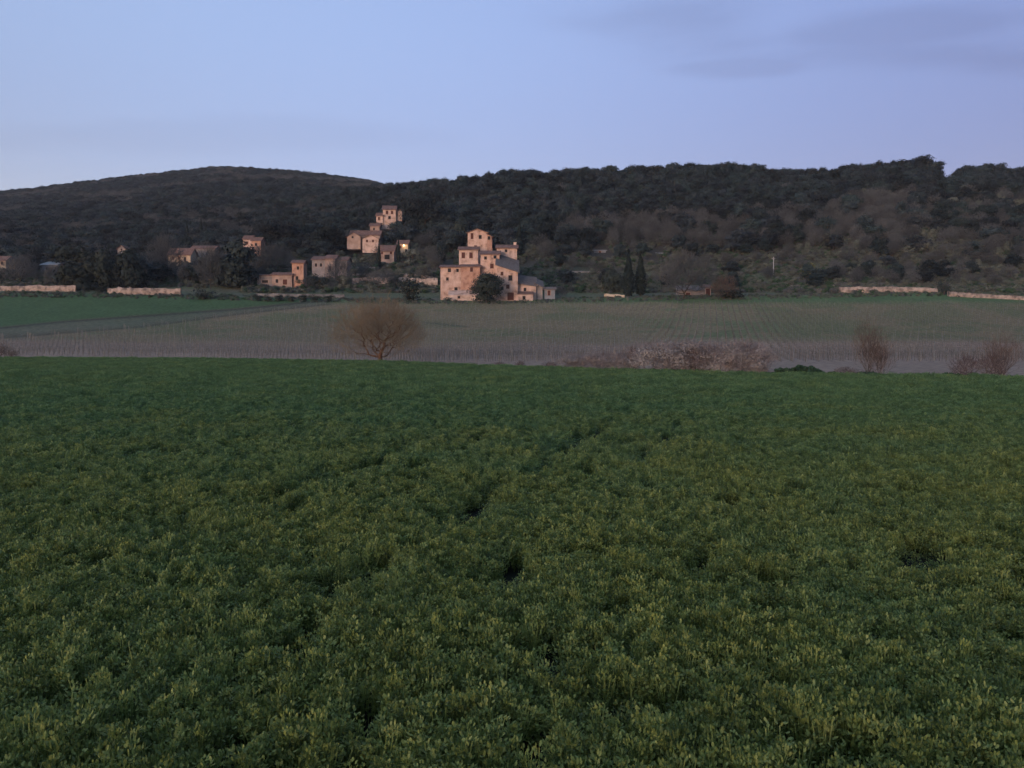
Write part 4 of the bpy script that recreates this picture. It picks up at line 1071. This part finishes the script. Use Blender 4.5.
def crop():
    X1, Y1 = lattice(2.6, 20, .115); X2, Y2 = lattice(20, 40, .17); X3, Y3 = lattice(40, 120, .50)
    X = np.concatenate([X1, X2, X3]); Y = np.concatenate([Y1, Y2, Y3]); en = (fbm(X / 2.5, X * 0, 44, 4) - .5) * 3.0
    far_ = np.concatenate([np.zeros(len(X1)), np.zeros(len(X2)), np.ones(len(X3))])
    sc = np.concatenate([np.full(len(X1), 1.0), np.full(len(X2), 1.25), np.full(len(X3), 1.0)])
    hn = fbm(X / 1.6, Y / 1.6, 71, 4); h2 = fbm(X / .27, Y / .27, 73, 2); g = track_gap(X, Y)
    keep = (rng.random(len(X)) > np.maximum(g, .55 * sstep(.42, .26, h2) * (Y < 40))) & (Y < edge_Y(U0 + F * X / np.maximum(Y, 5)) - .6 - .5 * far_ + en)
    hz = (.60 + .42 * hn + .48 * h2) * (1 - .72 * g)
    X, Y, far_, sc, hz = X[keep], Y[keep], far_[keep], sc[keep], hz[keep]
    n = len(X); print('crop instances', n)
    s = sc * rng.uniform(.85, 1.15, n)
    SC = np.stack([s, s, hz * rng.uniform(.9, 1.1, n) * np.where(sc > 1.1, 1.0, 1.0)], 1)
    RO = np.stack([rng.normal(size=n) * .08, rng.normal(size=n) * .08, rng.uniform(0, 6.28, n)], 1)
    IX = np.where(far_ > 0, len(NEAR) + rng.integers(0, len(FARP), n), rng.integers(0, len(NEAR), n))
    gn_scatter('crop', (np.stack([X, Y, np.zeros(n)], 1), SC, RO, IX), NEAR + FARP, 'dense leafy green crop covering the whole field in front', 'crop')
crop()

# ------------------------------------------------------------------ air
hb = MB(); hb.box(-2200, 2200, -120, 3000, -14, 330)
hm = bpy.data.materials.new('haze'); hm.use_nodes = True; hn = hm.node_tree.nodes
hn.remove(hn['Principled BSDF']); pv = hn.new('ShaderNodeVolumePrincipled'); pv.inputs['Density'].default_value = .00008; pv.inputs['Color'].default_value = (.86, .90, 1, 1)
hm.node_tree.links.new(pv.outputs[0], hn['Material Output'].inputs['Volume'])
tag(hb.build('haze', hm), 'thin blue dusk haze over the valley', 'haze', kind='stuff')

# ------------------------------------------------------------------ light and sky
SUN_EL, SUN_ROT = R(5.0), R(207)
w = bpy.data.worlds.new('World'); scene.world = w; w.use_nodes = True
N = w.node_tree.nodes; L = w.node_tree.links
bg = N['Background']; bg.inputs['Strength'].default_value = .12
sky = N.new('ShaderNodeTexSky'); sky.sky_type = 'NISHITA'; sky.sun_disc = False; sky.sun_elevation = SUN_EL; sky.sun_rotation = SUN_ROT
sky.altitude = 250; sky.air_density = 1.0; sky.dust_density = 1.5; sky.ozone_density = 3.0
tc = N.new('ShaderNodeTexCoord')
# lilac dusk tint and thin cloud bands high in the air
mp = N.new('ShaderNodeMapping'); mp.inputs['Scale'].default_value = (1.6, 1.6, 9.0); mp.inputs['Location'].default_value = (.3, 0, .35); L.new(tc.outputs['Generated'], mp.inputs['Vector'])
nz = N.new('ShaderNodeTexNoise'); nz.inputs['Scale'].default_value = 1.7; nz.inputs['Detail'].default_value = 6; nz.inputs['Roughness'].default_value = .5; L.new(mp.outputs[0], nz.inputs['Vector'])
cr = N.new('ShaderNodeValToRGB'); cr.color_ramp.elements[0].position = .44; cr.color_ramp.elements[1].position = .66; L.new(nz.outputs['Fac'], cr.inputs['Fac'])
sx = N.new('ShaderNodeSeparateXYZ'); L.new(tc.outputs['Generated'], sx.inputs[0])
def mrange(src, a, b, c=0, d=1):
    m = N.new('ShaderNodeMapRange'); m.interpolation_type = 'SMOOTHSTEP'
    for k, x in zip(('From Min', 'From Max', 'To Min', 'To Max'), (a, b, c, d)): m.inputs[k].default_value = x
    L.new(src, m.inputs['Value']); return m.outputs['Result']
def mul(a, b):
    m = N.new('ShaderNodeMath'); m.operation = 'MULTIPLY'; L.new(a, m.inputs[0]); L.new(b, m.inputs[1]); return m.outputs[0]
def math_(op, a, b=0.0):
    m = N.new('ShaderNodeMath'); m.operation = op
    for k, x in ((0, a), (1, b)):
        if isinstance(x, (int, float)): m.inputs[k].default_value = x
        else: L.new(x, m.inputs[k])
    return m.outputs[0]
ymax = math_('MAXIMUM', sx.outputs['Y'], .05)
cp = math_('DIVIDE', sx.outputs['X'], ymax); cq = math_('DIVIDE', sx.outputs['Z'], ymax)
def cloud(a, b_, ra, rb, k):
    d1 = math_('POWER', math_('ABSOLUTE', math_('DIVIDE', math_('SUBTRACT', cp, a), ra)), 2.0)
    d2 = math_('POWER', math_('ABSOLUTE', math_('DIVIDE', math_('SUBTRACT', cq, b_), rb)), 2.0)
    dd = math_('ADD', math_('SQRT', math_('ADD', d1, d2)), math_('MULTIPLY', math_('SUBTRACT', nz.outputs['Fac'], .5), 3.2))
    return math_('MULTIPLY', mrange(dd, 1.25, .25), k)
cm = cloud(.47, .385, .20, .030, .5)
for a in ((.22, .40, .17, .05, .55), (.30, .335, .09, .012, .45), (.62, .345, .3, .03, .5), (-.45, .25, .3, .02, .2)): cm = math_('MAXIMUM', cm, cloud(*a))
tint = N.new('ShaderNodeMix'); tint.data_type = 'RGBA'; tint.blend_type = 'MULTIPLY'; tint.inputs['Factor'].default_value = 1
L.new(sky.outputs[0], tint.inputs['A'])
tx = N.new('ShaderNodeMix'); tx.data_type = 'RGBA'; L.new(mrange(sx.outputs['X'], -.75, .70), tx.inputs['Factor'])
tx.inputs['A'].default_value = (1.09, 1.14, 1.10, 1); tx.inputs['B'].default_value = (.50, .50, .58, 1)
tz = N.new('ShaderNodeMix'); tz.data_type = 'RGBA'; L.new(mrange(sx.outputs['Z'], .16, .46), tz.inputs['Factor'])
tz.inputs['A'].default_value = (1.56, .86, .86, 1); tz.inputs['B'].default_value = (2.45, 1.40, 1.26, 1)
tm = N.new('ShaderNodeMix'); tm.data_type = 'RGBA'; tm.blend_type = 'MULTIPLY'; tm.inputs['Factor'].default_value = 1
ty = N.new('ShaderNodeMix'); ty.data_type = 'RGBA'; L.new(mrange(sx.outputs['Y'], -.35, .55), ty.inputs['Factor'])
ty.inputs['A'].default_value = (.52, .82, .90, 1); ty.inputs['B'].default_value = (1, 1, 1, 1)
t2 = N.new('ShaderNodeMix'); t2.data_type = 'RGBA'; t2.blend_type = 'MULTIPLY'; t2.inputs['Factor'].default_value = 1
L.new(tx.outputs['Result'], t2.inputs['A']); L.new(ty.outputs['Result'], t2.inputs['B'])
zn = N.new('ShaderNodeMix'); zn.data_type = 'RGBA'; L.new(mrange(sx.outputs['Z'], .45, .9), zn.inputs['Factor'])
zn.inputs['A'].default_value = (1, 1, 1, 1); zn.inputs['B'].default_value = (2.2, 2.2, 1.75, 1)
t3 = N.new('ShaderNodeMix'); t3.data_type = 'RGBA'; t3.blend_type = 'MULTIPLY'; t3.inputs['Factor'].default_value = 1
L.new(t2.outputs['Result'], t3.inputs['A']); L.new(zn.outputs['Result'], t3.inputs['B'])
L.new(t3.outputs['Result'], tm.inputs['A']); L.new(tz.outputs['Result'], tm.inputs['B']); L.new(tm.outputs['Result'], tint.inputs['B'])
cl = N.new('ShaderNodeMix'); cl.data_type = 'RGBA'; cl.blend_type = 'MULTIPLY'
L.new(cm, cl.inputs['Factor']); L.new(tint.outputs['Result'], cl.inputs['A']); cl.inputs['B'].default_value = (.77, .735, .74, 1)
L.new(cl.outputs['Result'], bg.inputs['Color'])

sl = bpy.data.lights.new('sun', 'SUN'); sl.energy = .43; sl.angle = R(16); sl.color = (1.0, .76, .68)
so = link(bpy.data.objects.new('sun', sl))
d = np.array([math.sin(SUN_ROT) * math.cos(SUN_EL), math.cos(SUN_ROT) * math.cos(SUN_EL), math.sin(SUN_EL)])
import mathutils
so.rotation_euler = mathutils.Vector(d).to_track_quat('Z', 'Y').to_euler(); so.location = (0, -40, 60)

cam = bpy.data.cameras.new('camera'); cam.sensor_width = 36; cam.lens = 36 * F / 1024; cam.shift_y = (V0 - 384) / 1024; cam.clip_end = 20000; cam.clip_start = .1
co = link(bpy.data.objects.new('camera', cam)); co.location = (0, 0, CZ); co.rotation_euler = (R(90), 0, 0); scene.camera = co
scene.view_settings.view_transform = 'Standard'; scene.view_settings.look = 'None'; scene.view_settings.gamma = 1; scene.view_settings.exposure = 1.68
scene.view_settings.use_curve_mapping = False
scene.cycles.max_bounces = 4; scene.cycles.diffuse_bounces = 2; scene.cycles.volume_bounces = 0; scene.cycles.adaptive_threshold = .02; scene.cycles.use_denoising = True
